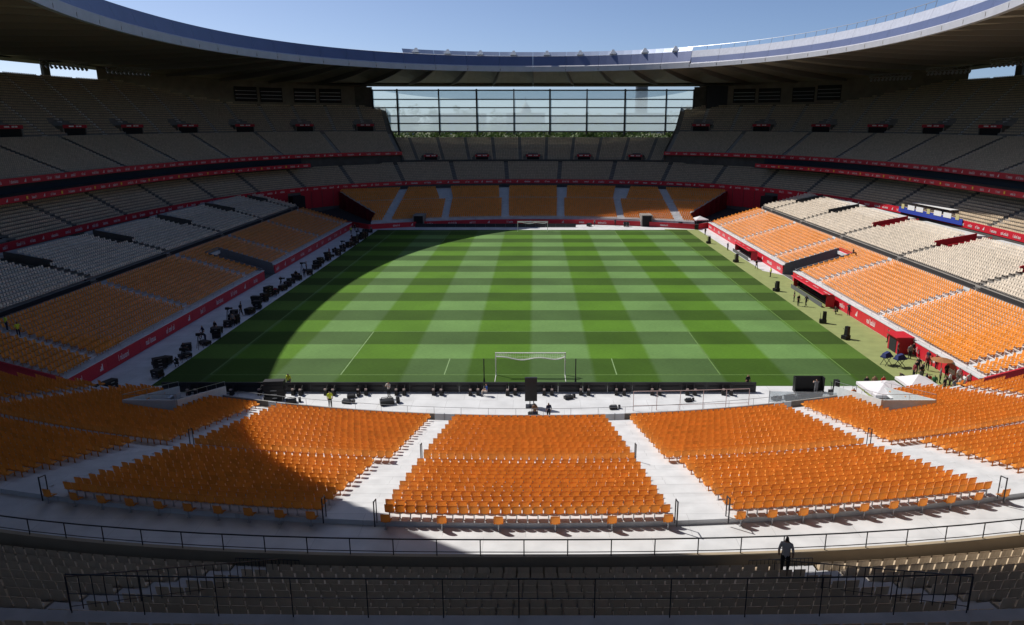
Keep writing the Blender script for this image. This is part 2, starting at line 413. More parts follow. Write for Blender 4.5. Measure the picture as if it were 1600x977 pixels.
    w_ = MB(); w_.box((X(9.55), (ya + yb) / 2 - CY, 2.4), (.14, yb - ya - .16, 4.8)); w_.build('pit_back_wall', REDW if side == 'right' else GREYP, T)
    w_ = MB(); w_.box((X(4.7), (ya + yb) / 2 - CY, .02), (9.4, yb - ya - .2, .03)); w_.build('pit_floor', CONCD, T)
    # gangway recesses high in the cream rows
    for a in A[1:]:
        z0 = rows[0][1]; zf = 5.6 + .235 * 7 - .15; ue = ub + .86 * 13 + 1.5
        w_ = MB(); ur = 19.0
        w_.box((X((ur + ue) / 2), a - CY, zf - .6), (ue - ur, 3.9, 1.2)); w_.build('recess_floor', CONCD, T)
        for k in (-1.95, 1.95):
            w_ = MB(); pr = [(ur, zf), (ue, zf), (ue, zf + 2.0), (ur + .2, zf + .8)]; yc = a + k
            for kk in (-.06, .06): w_.face([(X(u), yc + kk - CY, z) for u, z in pr])
            for (u0, z0_), (u1, z1_) in zip(pr, pr[1:] + pr[:1]): w_.face([(X(u0), yc - .06 - CY, z0_), (X(u1), yc - .06 - CY, z1_), (X(u1), yc + .06 - CY, z1_), (X(u0), yc + .06 - CY, z0_)])
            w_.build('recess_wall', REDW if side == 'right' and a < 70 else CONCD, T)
    # front hand rail on the coping
    railing('front_rail', [(X(.2), Y0S + .3 - CY, 1.66), (X(.2), pit[0] - CY, 1.66)], .38, None, 2.4, .014, parent=T, m=STEEL)
    railing('front_rail', [(X(.2), pit[1] - CY, 1.66), (X(.2), Y1S - CY, 1.66)], .38, None, 2.4, .014, parent=T, m=STEEL)
    # children were modelled from x = 0 at the wall; the empty stands at the wall
    return T
side_stand('right'); side_stand('left')

# ------------------------------------------------------------------ end lower stands (near and far): concentric arcs about (0, v = -74)
def lerp(a, b, t): return a + (b - a) * t
BLK = [  # name, (inner front, inner mid), (outer front, outer mid), (inner back0, back1), (outer back0, back1) ; +x side
    ('first', (8.35, 8.8), (22.0, 22.5), (9.55, 10.1), (22.5, 24.1)),
    ('second', (23.8, 24.4), (37.0, 42.0), (26.2, 28.4), (43.0, 46.0)),
    ('third', (39.0, 43.9), (56, 58), (46.0, 49.5), (58, 60))]
ROWS_F = [(90 + .855 * i, 1.5 + .192 * i) for i in range(17)]
ROWS_B = [(105.3 + .855 * i, 4.95 + .192 * i) for i in range(12)]
def end_stand(near):
    sy = -1 if near else 1; yb0 = 0 if near else 105
    lab = 'near end stand of orange seats with white aisles facing the goal' if near else 'shaded far end stand of orange seats behind the far goal'
    T = thing('end_stand', lab, 'stand', (0, yb0 + sy * 13, 0)); oy = T.location.y
    def P(x, r, z): return (x, yb0 + sy * (math.sqrt(max(r * r - x * x, 0)) - 74) - oy, z)
    def xlim(r):
        if near: return min(60, math.sqrt(r * r - 82.2 ** 2))
        v = r - 74     # far corners cut back along a diagonal
        x = 41.0
        while x < 57:
            vv = math.sqrt(r * r - x * x) - 74
            if vv < 12 + (x - 41) * 1.15: break
            x += .25
        return x
    if near: pit = lambda x, r: 28.9 < abs(x) < 33.4 and r < 96.2
    else: pit = lambda x, r: False
    allr = ROWS_F + ROWS_B
    ter = MB()
    for k, (r, z) in enumerate(allr):
        rn = allr[k + 1][0] if k + 1 < len(allr) else r + .72
        zb = allr[k - 1][1] - .2 if k else .3
        xm = xlim(r); xs = np.linspace(-xm, xm, 61)
        for x0, x1 in zip(xs, xs[1:]):
            if pit((x0 + x1) / 2, r): continue
            q0, q1, q2, q3 = P(x0, r, z), P(x1, r, z), P(x1, rn, z), P(x0, rn, z)
            ter.face([q0, q1, q2, q3]); ter.face([P(x0, r, zb), P(x1, r, zb), q1, q0])
            if k == len(allr) - 1: ter.face([q3, q2, P(x1, rn, z - .5), P(x0, rn, z - .5)])
    ter.build('terrace', WHITEC, T)
    if not near:
        for sg in (-1, 1):
            b = MB(); ends = [P(sg * xlim(r), r, z) for r, z in allr]
            for p, q in zip(ends, ends[1:]): b.face([(p[0], p[1], 0), (q[0], q[1], 0), (q[0], q[1], q[2] + .3), (p[0], p[1], p[2] + .3)])
            b.build('flank_wall', mat('shaded_red_wall', (.16, .012, .02), .7), T)  # wall red darkened so the colour carries the corner shade
    # seats
    blocks = [('centre', None)] + [(nm, sgn) for nm, *_ in BLK for sgn in (-1, 1)]
    for ri, (r, z) in enumerate(allr):
        front = ri < 17; t = ri / 16 if front else (ri - 17) / 11; xm = xlim(r) - .3
        spans = []
        c0 = lerp(6.3, 6.8, t) if front else lerp(6.8, 7.0, t)
        spans.append(('centre', -c0, c0))
        for nm, fi, fo, bi, bo in BLK:
            i_, o_ = (lerp(*fi, t), lerp(*fo, t)) if front else (lerp(*bi, t), lerp(*bo, t))
            o_ = min(o_, xm)
            if not near:
                if nm == 'third': continue
                if nm == 'second':            # a further stair strip crosses the outer block
                    if xm > 39: spans.append(('wing right', 38.2, xm)); spans.append(('wing left', -xm, -38.2))
                    o_ = min(xm, 36.0)
            if o_ - i_ < .6: continue
            spans.append((nm + ' right', i_, o_)); spans.append((nm + ' left', -o_, -i_))
        for nm, xa, xb in spans:
            L_ = r * (math.asin(xb / r) - math.asin(xa / r)); n = int(L_ / .505)
            for q in range(n):
                th = lerp(math.asin(xa / r), math.asin(xb / r), (q + (.36 if ri % 2 else .64)) / n); x = (r + .42) * math.sin(th)
                if pit(x, r - .4): continue
                px, py, pz = P(x, r + .42, z)
                ang = -th * (1 if near else -1) * -1 if near else math.pi - th
                ang = th if near else math.pi - th
                add_seat('orange', px, py + oy, z, ang, ('n', nm, 29 - ri, q + 1, n) if near else None)
    # companion seats behind the last row, one in three, on the lower walkway
    r = ROWS_B[-1][0] + .92; zw = ROWS_B[-1][1] - .26
    if near:
        for nm, xa, xb in (('centre', -6.8, 6.9), ('first right', 10.5, 24.8), ('first left', -24.8, -10.5)):
            n = 6 if nm == 'centre' else 11
            if nm != 'centre': n = 10
            for q in range(n):
                x = lerp(xa, xb, q / (n - 1)); th = math.asin(x / r); px, py, pz = P(r * math.sin(th), r, zw)
                add_seat('orange', px, py + oy, zw, th, ('n', nm, 0, q + 1, n))
    wx = 46 if near else 52; b = MB(); xs = np.linspace(-wx, wx, 47); A_ = []; B_ = []
    for x in xs:
        A_.append(P(x, ROWS_B[-1][0] + .70, zw)); b_out = 76.4
        yy = (1 - (abs(x) / 76.4) ** 2.5) ** (1 / 2.5) * 99.6
        B_.append((x, (CY - yy if near else CY + yy) - oy, zw))
    b.strip(A_, B_); b.build('back_walkway', WHITEC, T)
    # front walkway and wall
    def front_pts(r, z):
        xm = math.sqrt(r * r - 82.0 ** 2) if near else xlim(r)
        pts = [P(x, r, z) for x in np.linspace(-xm, xm, 33)]
        if near: pts = [(-62, -8.0 - oy - (88 - r) * -.0 + 0, z)] + pts + [(62, -8.0 - oy, z)]
        else:
            e = pts[0]; f = pts[-1]; pts = [(-56, e[1] + (56 - abs(e[0])) * .95, z)] + pts + [(56, f[1] + (56 - abs(f[0])) * .95, z)]
        return pts
    b = MB(); rf = 87.7
    if near: b.strip(front_pts(rf, .62), [(p[0], p[1] - (2.4 if abs(p[0]) < 61 else 2.4), .62) for p in front_pts(rf, .62)])
    else: b.strip(front_pts(rf, .62), [(p[0], p[1] + 2.5, .62) for p in front_pts(rf, .62)])
    b.build('front_walkway', CONC, T)
    pts0 = front_pts(rf, 0)
    hW = 1.12 if near else 1.25
    n = len(pts0) - 1
    for j in range(0, n, 2):
        seg = pts0[j:min(j + 3, n + 1)]; b = MB()
        mid = seg[len(seg) // 2]
        if near and 28.7 < abs(mid[0]) < 33: continue
        for p, q in zip(seg, seg[1:]):
            dx, dy = q[0] - p[0], q[1] - p[1]; L_ = math.hypot(dx, dy); nx, ny = -dy / L_ * .08, dx / L_ * .08
            b.hexa([(p[0] - nx, p[1] - ny, 0), (q[0] - nx, q[1] - ny, 0), (q[0] + nx, q[1] + ny, 0), (p[0] + nx, p[1] + ny, 0)],
                   [(p[0] - nx, p[1] - ny, hW), (q[0] - nx, q[1] - ny, hW), (q[0] + nx, q[1] + ny, hW), (p[0] + nx, p[1] + ny, hW)])
        b.build('front_wall_panel', CONC if near else REDW, T)
    # gates at the feet of the aisles
    if near:
        for xg in (7.4, 22.9):
            for sg in (-1, 1):
                p = P(sg * xg, rf + .75, 0); b = MB(); th = math.asin(sg * xg / rf)
                b.box((p[0], p[1], 1.14), (1.72, .06, .62), th); b.build('aisle_gate', mat('gate_panel', (.62, .68, .74), .5), T)
                b = MB(); b.box((p[0], p[1], .72), (1.72, .05, .2), th); b.build('gate_base_strip', BLACKP, T)  # black base strip below the gate panel
                b = MB(); b.box((p[0], p[1] - .04, 1.16), (.05, .1, .7), th); b.build('gate_post', STEEL, T)
        for sg in (-1, 1):            # entrance pits
            b = MB()
            xa, xb = 28.95, 33.35; rb = 96.3
            yf = -8.0; yk = P(sg * 31.1, rb, 0)[1] + oy
            GP = mat('pale_pit_wall', (.50, .53, .54), .7, noise=.08)
            zt = 1.5 + .192 * (rb - 90) / .855
            for x in (xa, xb):
                ww = MB(); pr = [(yf, 0), (yk, 0), (yk, zt + 1.0), (yf, 1.7)]
                for k in (-.07, .07): ww.face([(sg * x + k, y - oy, z) for y, z in pr])
                for (y0, z0), (y1, z1) in zip(pr, pr[1:] + pr[:1]): ww.face([(sg * x - .07, y0 - oy, z0), (sg * x - .07, y1 - oy, z1), (sg * x + .07, y1 - oy, z1), (sg * x + .07, y0 - oy, z0)])
                ww.build('pit_wall', GP, T)
                railing('pit_rail', [(sg * x, yf - oy, 1.72), (sg * x, yk - oy, zt + 1.02)], .45, None, 2, .016, parent=T, m=STEEL)
            ww = MB(); ww.box((sg * (xa + xb) / 2, yk - oy, (zt + 1) / 2), (xb - xa - .15, .14, zt + 1)); ww.build('pit_back_wall', GP, T)
            railing('pit_rail', [(sg * xa, yk - oy, zt + 1.02), (sg * xb, yk - oy, zt + 1.02)], .45, None, 2, .016, parent=T, m=STEEL)
            ww = MB(); ww.box((sg * (xa + xb) / 2, (yf + yk) / 2 - oy, .015), (xb - xa - .2, abs(yf - yk) - .1, .02)); ww.build('pit_floor', PAVE, T)
        pp = [Vector(p) + Vector((0, 0, hW)) for p in front_pts(rf, 0)]
        cpts = [p for p in pp if abs(p.x) < 28.6]; lpts = [p for p in pp if p.x < -33.5]; rpts = [p for p in pp if p.x > 33.5]
        for L_ in (cpts, lpts, rpts):
            if len(L_) > 1: railing('front_rail', L_, .62, None, 2.45, .016, parent=T, m=STEEL)
        # aisle end posts with a short rail
        for x, r_ in ((-6.9, 104.3), (6.95, 104.3), (-7.3, 115.9), (7.3, 115.9), (-9.9, 115.7), (9.9, 115.7), (24.6, 115.9), (23.2, 104.2), (-25, 115.9), (-22.9, 104.2)):
            zz = 1.5 + .192 * (r_ - 90) / .855 - (.1 if r_ < 110 else .3); p = P(x, r_, zz)
            b = MB(); b.tube(p, (p[0], p[1], zz + 1.35), .035, 6); b.tube((p[0], p[1], zz + 1.3), (p[0], p[1] + .5, zz + 1.2), .03, 6); b.tube((p[0], p[1] + .5, zz + 1.2), (p[0], p[1] + .5, zz - .1), .03, 6)
            b.build('aisle_handrail', RAIL, T)
        # half steps in the stepped outer aisles
        for sg in (-1, 1):
            b = MB()
            for (r_, z) in allr[1:]:
                if r_ < 105: xi = lerp(22.9, 23.4, (r_ - 90) / 14)
                else: xi = lerp(24.4, 26.2, (r_ - 105) / 10)
                p = P(sg * xi, r_ - .2, z - .09); b.box((p[0], p[1], p[2]), (1.1, .42, .1), math.asin(sg * xi / r_))
                xo = lerp(38.1, 43, (r_ - 90) / 14)
                if xo < xlim(r_):
                    p = P(sg * xo, r_ - .2, z - .09); b.box((p[0], p[1], p[2]), (1.1, .42, .1), math.asin(sg * xo / r_))
            steps(b, WHITEC, T)
    else:
        b = MB(); pts = [Vector(p) for p in front_pts(rf - .1, .35)]; pts = [p for p in pts if abs(p.x) < 36]
        cum = [0]
        for p, q in zip(pts, pts[1:]): cum.append(cum[-1] + (q - p).length)
        def PP(s_):
            for i in range(len(pts) - 1):
                if s_ <= cum[i + 1]: return pts[i].lerp(pts[i + 1], (s_ - cum[i]) / (cum[i + 1] - cum[i]))
            return pts[-1]
        marks(b, PP, lambda s_: Vector((0, -1, 0)), Vector((0, 0, 1)), cum[-1], .6, 5, .5, (2.5, 4.5)); b.build('board_lettering', WHITE, T)['kind'] = 'stuff'
        for xd in (-29.3, 29.3):        # two tunnel mouths through the front rows
            p = P(xd, rf - .15, 0)
            b = MB(); b.box((p[0], p[1] + 2.2, 1.45), (2.8, 4.6, 2.9)); b.build('tunnel_box', CONC, T)
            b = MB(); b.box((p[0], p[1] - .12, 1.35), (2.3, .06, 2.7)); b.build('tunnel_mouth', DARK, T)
    return T
end_stand(True); end_stand(False)

# ------------------------------------------------------------------ ring geometry of the upper bowl
def T2(o): return (76.5 + o, 99.7 + o, 2.5 + .022 * o)
def UP(o): return (83.5 + o, 110 + .72 * o, 2.6 + .02 * o)
FB = math.degrees(math.atan2(110.5, 43))        # edge of the far end sector (68.7 deg)
def ring_rows(b, prm, rows, ph, zbase=None, mask=None):
    """rows: list of (offset, z); draws risers and treads"""
    for k in range(len(rows) - 1):
        o, z = rows[k]; on = rows[k + 1][0]; zb = rows[k - 1][1] if k else (zbase if zbase is not None else z - .5)
        A = ringz(ph, *prm(o), z); B = ringz(ph, *prm(on), z); D = ringz(ph, *prm(o), zb)
        for j in range(len(ph) - 1):
            if mask is not None and mask(o, A[j]) is False: continue
            b.face([A[j], A[j + 1], B[j + 1], B[j]]); b.face([D[j], D[j + 1], A[j + 1], A[j]])
def arc_table(prm, o, d0, d1):
    ph = phis(d0, d1, max(40, int(abs(d1 - d0) * 6))); P = ring(ph, *prm(o)); s = np.concatenate([[0], np.cumsum(np.linalg.norm(np.diff(P, axis=0), axis=1))])
    return ph, P, s
def ring_aisles(prm, o, d0, d1, step, start=0):
    """angles (deg) at equal arc steps, counted both ways from the far axis"""
    out = []
    for e in (d0, d1):
        ph, P, s = arc_table(prm, o, 90, e); q = start
        while q < s[-1]:
            out.append(math.degrees(np.interp(q, s, ph))); q += step
    return sorted(set(round(x, 4) for x in out))
def ring_seats(col, prm, o, z, d0, d1, aisles, aw=1.2, mask=None, meta=None, pitch=.5):
    ph, P, s = arc_table(prm, o, d0, d1)
    cut = [np.interp(np.radians(a), ph, s) for a in aisles if d0 < a < d1]
    ed = [0] + cut + [s[-1]]
    T_ = np.gradient(P, axis=0)
    for a, c in zip(ed, ed[1:]):
        a2 = a + aw / 2; c2 = c - aw / 2; n = int((c2 - a2) / pitch)
        if n < 1: continue
        ss = a2 + (np.arange(n) + .5) * (c2 - a2) / n
        x = np.interp(ss, s, P[:, 0]); y = np.interp(ss, s, P[:, 1]); tx = np.interp(ss, s, T_[:, 0]); ty = np.interp(ss, s, T_[:, 1])
        ang = np.arctan2(ty, tx)           # inward normal is to the left of increasing phi: local +Y
        for i in range(n):
            if mask is not None and not mask(x[i], y[i]): continue
            add_seat(col, x[i], y[i], z, ang[i], meta)

def band(b, prm_a, prm_b, ph, za, zb):
    A = ringz(ph, *prm_a, za); B = ringz(ph, *prm_b, zb)
    b.strip([tuple(p) for p in A], [tuple(p) for p in B])
def ring_band_marks(T, prm, z0, h, d0, d1, seed, name='board_lettering', flag=False, gap=(.8, 2.0)):
    ph = phis(d1, d0, 160); P_ = ring(ph, prm[0] - .07, prm[1] - .07, prm[2])
    cum = np.concatenate([[0], np.cumsum(np.linalg.norm(np.diff(P_, axis=0), axis=1))])
    def P(s): return Vector((np.interp(s, cum, P_[:, 0]), np.interp(s, cum, P_[:, 1]), z0)) - Vector(T.location)
    def N(s):
        p = P(s) + Vector(T.location); return Vector((-p.x, CY - p.y, 0)).normalized()
    b = MB(); marks(b, P, N, Vector((0, 0, 1)), cum[-1], h, seed, .5, gap, flag); b.build(name, [WHITE, YEL], T)['kind'] = 'stuff'

# ---- middle tier: ring parapet with the red ribbon, rows behind it
MID = thing('middle_tier', 'cream middle tier ringing the bowl behind the thin red ribbon board', 'stand', (0, CY + 99.7, 8.4))
MID.location = (0, 0, 0)
PH = phis(-32, 212, 150)
rows = [(.35 + .83 * i, 8.45 + .43 * i) for i in range(13)]
ti = MB(); ring_rows(ti, T2, rows, PH, 7.6); ti.build('terrace', CONC, MID)
b = MB()                                                      # parapet
pa, pbm = T2(0), T2(.18)
band(b, pa, pa, PH, 7.9, 9.1); band(b, pa, pbm, PH, 9.1, 9.1); band(b, pbm, pbm, PH, 9.1, 8.3)
b.build('parapet', REDW, MID)
ring_band_marks(MID, pa, 8.25, .55, -20, 200, 3)
b = MB(); band(b, T2(.1), T2(.1), PH, -.05, 7.9); b.build('under_wall', CONCD, MID)  # dark tone painted in for the shadow gap below the ribbon
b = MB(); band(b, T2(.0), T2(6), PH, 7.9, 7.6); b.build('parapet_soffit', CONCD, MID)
for d0, d1 in ((28, 46), (48.5, 61), (119, 131.5), (134, 152)):      # red hoarding in the corners
    n = 6
    for j in range(n):
        b = MB(); ph = phis(d0 + (d1 - d0) * j / n + .04, d0 + (d1 - d0) * (j + 1) / n - .04, 4); band(b, T2(-.04), T2(-.04), ph, 3.4, 8.05)
        band(b, T2(-.04), T2(.06), ph, 8.05, 8.05); b.build('hoarding_panel', REDV, MID)
for dc in (47.2, 132.8):
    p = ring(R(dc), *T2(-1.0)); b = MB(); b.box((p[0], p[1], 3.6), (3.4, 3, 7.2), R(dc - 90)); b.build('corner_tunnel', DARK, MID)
AIS_M = ring_aisles(T2, 4, -20, 200, 16.3, 8.15)
AIS_MS = [a for a in AIS_M]
def side_mid(a): return a < 50 or a > 130
for i, (o, z) in enumerate(rows[:-1]):
    ring_seats('beige', T2, o + .42, z, -14, 194, AIS_M, 1.3)
b = MB()
ST = MB()
for a in AIS_M:
    for (o, z) in rows[:-1]:
        p = ring(R(a), *T2(o + .2)); ST.box((p[0], p[1], z + .03), (1.0, .36, .2), R(a - 90))
steps(ST, CONCD, MID)

# ---- vomitory with header sign: dark opening in a concrete box at the front of a row bank
def vomitory(T, prm, o, deg, z, w_=4.6, h_=2.3, depth=4.2, sign=True):
    p = ring(R(deg), *prm(o)); q = ring(R(deg), *prm(o + depth)); d = Vector((q[0] - p[0], q[1] - p[1], 0)); L_ = d.length; d.normalize(); t_ = Vector((-d.y, d.x, 0)); rz = math.atan2(t_.y, t_.x)
    c = Vector((p[0], p[1], z)) - Vector(T.location)
    for sg in (-1, 1):
        b = MB(); m_ = c + t_ * (sg * w_ / 2) + d * (L_ / 2); b.box((m_.x, m_.y, m_.z + h_ / 2), (.22, L_, h_), rz); b.build('vomitory_wall', CONC, T)
    b = MB(); m_ = c + d * (L_ / 2 + .1); b.box((m_.x, m_.y, m_.z + h_ - .1), (w_ - .25, L_ - .2, .16), rz); b.build('vomitory_roof', CONC, T)
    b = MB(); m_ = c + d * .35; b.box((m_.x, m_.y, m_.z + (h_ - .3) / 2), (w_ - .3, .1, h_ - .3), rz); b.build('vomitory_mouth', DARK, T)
    if sign:
        b = MB(); m_ = c - d * .02; b.box((m_.x, m_.y, m_.z + h_ - .15), (w_ + .2, .12, .72), rz); b.build('vomitory_sign', REDV, T)
        b = MB(); m_ = c - d * .1
        for k in (-1.2, -.5, .9): 
            g = m_ + t_ * k; b.box((g.x, g.y, g.z + h_ - .12), (.55 if k != .9 else 1.1, .04, .26), rz)
        b.build('sign_lettering', WHITE, T)

# ---- far end upper bank up to the glass
END = thing('end_tier', 'shaded far end bank of cream seats rising to the glass wall', 'stand')
PHE = phis(FB, 180 - FB, 40)
erows = [(10.9 + .84 * i, 13.9 + .425 * i) for i in range(17)]
ti = MB(); ring_rows(ti, T2, [(10.25, 13.6)] + erows, PHE, 13.0); ti.build('terrace', CONC, END)
b = MB(); band(b, T2(10.3), T2(10.3), PHE, 13.5, 14.55); band(b, T2(10.3), T2(10.42), PHE, 14.55, 14.55); b.build('front_kerb', CONCD, END)
b = MB(); band(b, T2(24.4), T2(24.4), PHE, 20.0, 21.1); band(b, T2(24.4), T2(25.0), PHE, 21.1, 21.1); b.build('back_wall', CONC, END)
AIS_E = ring_aisles(T2, 12, FB - 2, 182 - FB, 8.15, 4.1)
VE = [a for a in ring_aisles(T2, 12, FB, 180 - FB, 16.3, 0)]
def vmask(vs, o_, prm, wd):
    ps = [ring(R(a), *prm(o_)) for a in vs]
    return lambda x, y: all((x - p[0]) ** 2 + (y - p[1]) ** 2 > wd * wd for p in ps)
for i, (o, z) in enumerate(erows[:-1]):
    mk = None if o > 14.9 else vmask(VE, 12.2, T2, 3.0)
    ring_seats('beige', T2, o + .42, z, FB + .35, 180 - FB - .35, AIS_E, 1.0, mk)
for a in VE: vomitory(END, T2, 10.9, a, 13.9, 4.2, 2.0, 3.6)
b = MB()
for a in AIS_E:
    for (o, z) in erows[:-1]:
        p = ring(R(a), *T2(o + .2)); b.box((p[0], p[1], z + .03), (.8, .36, .18), R(a - 90))
steps(b, CONC, END)

# ---- upper tier, right and left halves, over the box level
def lim(y):
    dy = abs(y - CY); return float(np.interp(dy, [84, 108], [38.2, 29.5]))
def upper(side):
    d0, d1 = (-34, FB) if side == 'right' else (180 - FB, 214)
    lab = 'upper tier of cream seats catching sun on its lowest rows, with roof rigs above' if side == 'right' else 'dark shaded upper tier of cream seats with a strip of sky behind its top'
    T = thing('upper_tier', lab, 'stand')
    ph = phis(d0, d1, 90)
    lrows = [(.5 + .82 * i, 16.5 + .31 * i) for i in range(20)]; lrows.append((16.9, 22.6))
    b = MB(); ring_rows(b, UP, lrows + [(18.2, 22.6)], ph, 16.2); b.build('lower_terrace', CONC, T)
    urows = [(18.2 + .82 * i, 23.1 + .575 * i) for i in range(27)]
    b = MB(); ring_rows(b, UP, urows, ph, 22.5, lambda o, p: o < lim(p[1])); b.build('upper_terrace', CONC, T)
    # box level front (lower ribbon) and fascia (upper ribbon)
    ph2 = phis(max(d0, -34), d1 if side == 'right' else 214, 90); dlim = 52 if side == 'right' else 128
    phb = phis(d0, dlim, 80) if side == 'right' else phis(dlim, d1, 80)
    bx = (79.5, 104.5, 2.5)
    b = MB(); band(b, bx, bx, phb, 14.0, 14.95); band(b, bx, (79.7, 104.7, 2.5), phb, 14.95, 14.95); b.build('box_ribbon_board', REDW, T)
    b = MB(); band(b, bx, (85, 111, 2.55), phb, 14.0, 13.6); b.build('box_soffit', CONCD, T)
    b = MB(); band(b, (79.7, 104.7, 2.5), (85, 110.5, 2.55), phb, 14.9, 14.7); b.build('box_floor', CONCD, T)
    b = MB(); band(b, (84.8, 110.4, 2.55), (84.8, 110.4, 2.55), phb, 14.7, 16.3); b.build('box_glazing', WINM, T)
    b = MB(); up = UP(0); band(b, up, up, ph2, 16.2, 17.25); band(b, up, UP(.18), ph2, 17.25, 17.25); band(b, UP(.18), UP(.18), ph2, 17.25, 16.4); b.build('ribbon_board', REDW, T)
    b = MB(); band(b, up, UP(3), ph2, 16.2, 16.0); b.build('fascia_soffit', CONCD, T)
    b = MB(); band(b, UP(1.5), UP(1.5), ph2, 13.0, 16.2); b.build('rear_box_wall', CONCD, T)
    e0, e1 = (-20, dlim) if side == 'right' else (dlim, 200)
    ring_band_marks(T, bx, 14.25, .48, e0, e1, 21, flag=True)
    ring_band_marks(T, up, 16.45, .55, e0 if side == 'right' else 180 - FB, FB if side == 'right' else e1, 22)
    # walkway parapet line
    b = MB(); band(b, UP(16.7), UP(16.7), ph, 22.3, 23.2); band(b, UP(16.7), UP(16.85), ph, 23.2, 23.2); band(b, UP(16.85), UP(16.85), ph, 23.2, 22.6); b.build('walkway_parapet', CONC, T)
    # end wall of the tier beside the glass
    de = d1 if side == 'right' else d0
    b = MB(); prev = None
    pr = lrows + urows
    for (o, z) in pr:
        p = ring(R(de), *UP(o))
        if o > lim(p[1]) + .5: break
        if prev is not None: b.face([(prev[0][0], prev[0][1], 13.0), (p[0], p[1], 13.0), (p[0], p[1], z + .9), (prev[0][0], prev[0][1], prev[1] + .9)])
        prev = (p, z)
    b.build('end_wall', CONC, T)
    # aisles and seats
    la = ring_aisles(UP, 8, -30, 210, 19.8, 24.6 if side == 'right' else 24.6); la = [a for a in la if d0 < a < d1]
    va = [a for a in la]
    ua = ring_aisles(UP, 26, -30, 210, 10.2, 27.0); ua = [a for a in ua if d0 < a < d1]
    s0, s1 = (-10, FB - .4) if side == 'right' else (180 - FB + .4, 190)
    for (o, z) in lrows[:-1]: ring_seats('beige', UP, o + .42, z, s0, s1, la, 1.3)
    va = [a for i, a in enumerate(ua) if i % 2 == 0]
    for (o, z) in urows[:-1]:
        mk = (lambda x, y, o=o: o < lim(y) - .6) if o > 22.6 else vmask(va, 20.2, UP, 3.6)
        ring_seats('beige', UP, o + .42, z, s0, s1, ua, 1.1, mk, pitch=.52)
    for a in va:
        if s0 < a < s1: vomitory(T, UP, 18.25, a, 22.6, 5.4, 2.6, 4.0)
    b = MB()
    for a in la:
        for (o, z) in lrows[:-2]: p = ring(R(a), *UP(o + .2)); b.box((p[0], p[1], z + .03), (1.05, .36, .17), R(a - 90))
    for a in ua:
        if any(abs(a - v) < .01 for v in va): off = 22
        else: off = 18
        for (o, z) in urows[:-1]:
            p = ring(R(a), *UP(o + .2))
            if o < off or o > lim(p[1]) - .6: continue
            b.box((p[0], p[1], z + .03), (.95, .36, .28), R(a - 90))
    steps(b, AISLE, T)
    # concourse wall behind the top rows towards the corner, with window openings
    yw = 131
    seg = [x for x in (np.linspace(5, FB, 60) if side == 'right' else np.linspace(180 - FB, 175, 60))]
    pts = []
    for a in seg:
        o = 30
        for _ in range(12): o = lim(ring(R(a), *UP(o))[1])
        o += .95; p = ring(R(a), *UP(o)); pts.append((a, p, 23.1 + .575 * (o - 18.2) / .82 - 1))
    pts = [q for q in pts if q[1][1] > yw and abs(q[1][0]) > 54.6]
    for i in range(len(pts) - 1):
        (a0, p0, z0), (a1, p1, z1) = pts[i], pts[i + 1]
        b = MB(); b.face([(p0[0], p0[1], z0 - .8), (p1[0], p1[1], z1 - .8), (p1[0], p1[1], 41), (p0[0], p0[1], 41)]); b.build('concourse_wall', mat('brown_concrete', (.17, .15, .13), .85, noise=.2, nscale=.4), T)
    for j, f in enumerate((.50, .62, .74, .86) if side == 'right' else (.14, .26, .38, .50)):
        i = int(f * (len(pts) - 2)); (a0, p0, z0), (a1, p1, z1) = pts[i], pts[min(i + 1, len(pts) - 1)]
        n_ = Vector((-p0[0], CY - p0[1], 0)).normalized(); rz = math.atan2(p1[1] - p0[1], p1[0] - p0[0]); c = Vector(((p0[0] + p1[0]) / 2, (p0[1] + p1[1]) / 2, max(z0, z1) + 3.6)) + n_ * .25
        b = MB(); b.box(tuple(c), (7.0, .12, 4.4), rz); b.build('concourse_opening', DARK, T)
        for k in range(3):
            b = MB(); cc = c + n_ * .1 + Vector((0, 0, -1.2 + 1.1 * k)); b.box(tuple(cc), (6.6, .08, .12), rz); b.build('opening_rail', STEEL, T)
    # top guard rail against the sky
    return T
UR = upper('right'); UL = upper('left')

# ------------------------------------------------------------------ glass wall at the far end
GW = thing('glass_wall', 'wide glazed screen with dark frames high at the far end', 'window wall', (0, 179.2, 22)); yG = 179.2
def gx(z):   # half width at height z (slanted lower corners)
    return float(np.interp(z, [21.5, 29.3], [49.6, 53.2]))
cols = [-53.2, -45.2, -31.4, -18.8, -6.4, 5.6, 17.9, 30.6, 44.3, 53.2]
zs = [22.9, 25.55, 28.0, 30.65, 33.3, 36.2]
for j in range(1, len(cols) - 1):
    b = MB(); b.box((cols[j], 0, 29.2 - 22), (.55 if j % 2 else .42, .5, 14.8)); b.build('mullion', BLACKP, GW)
for k, z in enumerate(zs):
    b = MB(); g_ = gx(z); b.box((0, -.05, z - 22), (2 * g_, .3,   .42 if k in (0, 5) else .34)); b.build('transom', BLACKP, GW)
for k in range(5):
    z0, z1 = zs[k] + .13, zs[k + 1] - .13
    for j in range(len(cols) - 1):
        xa, xb = cols[j] + (.25 if j else 0), cols[j + 1] - (.25 if j < len(cols) - 2 else 0)
        xa0, xb0, xa1, xb1 = xa, xb, xa, xb
        if j == 0: xa0, xa1 = -gx(z0), -gx(z1)
        if j == len(cols) - 2: xb0, xb1 = gx(z0), gx(z1)
        b = MB(); b.hexa([(xa0, .03, z0 - 22), (xb0, .03, z0 - 22), (xb0, .07, z0 - 22), (xa0, .07, z0 - 22)], [(xa1, .03, z1 - 22), (xb1, .03, z1 - 22), (xb1, .07, z1 - 22), (xa1, .07, z1 - 22)])
        b.build('pane', GLASS, GW)
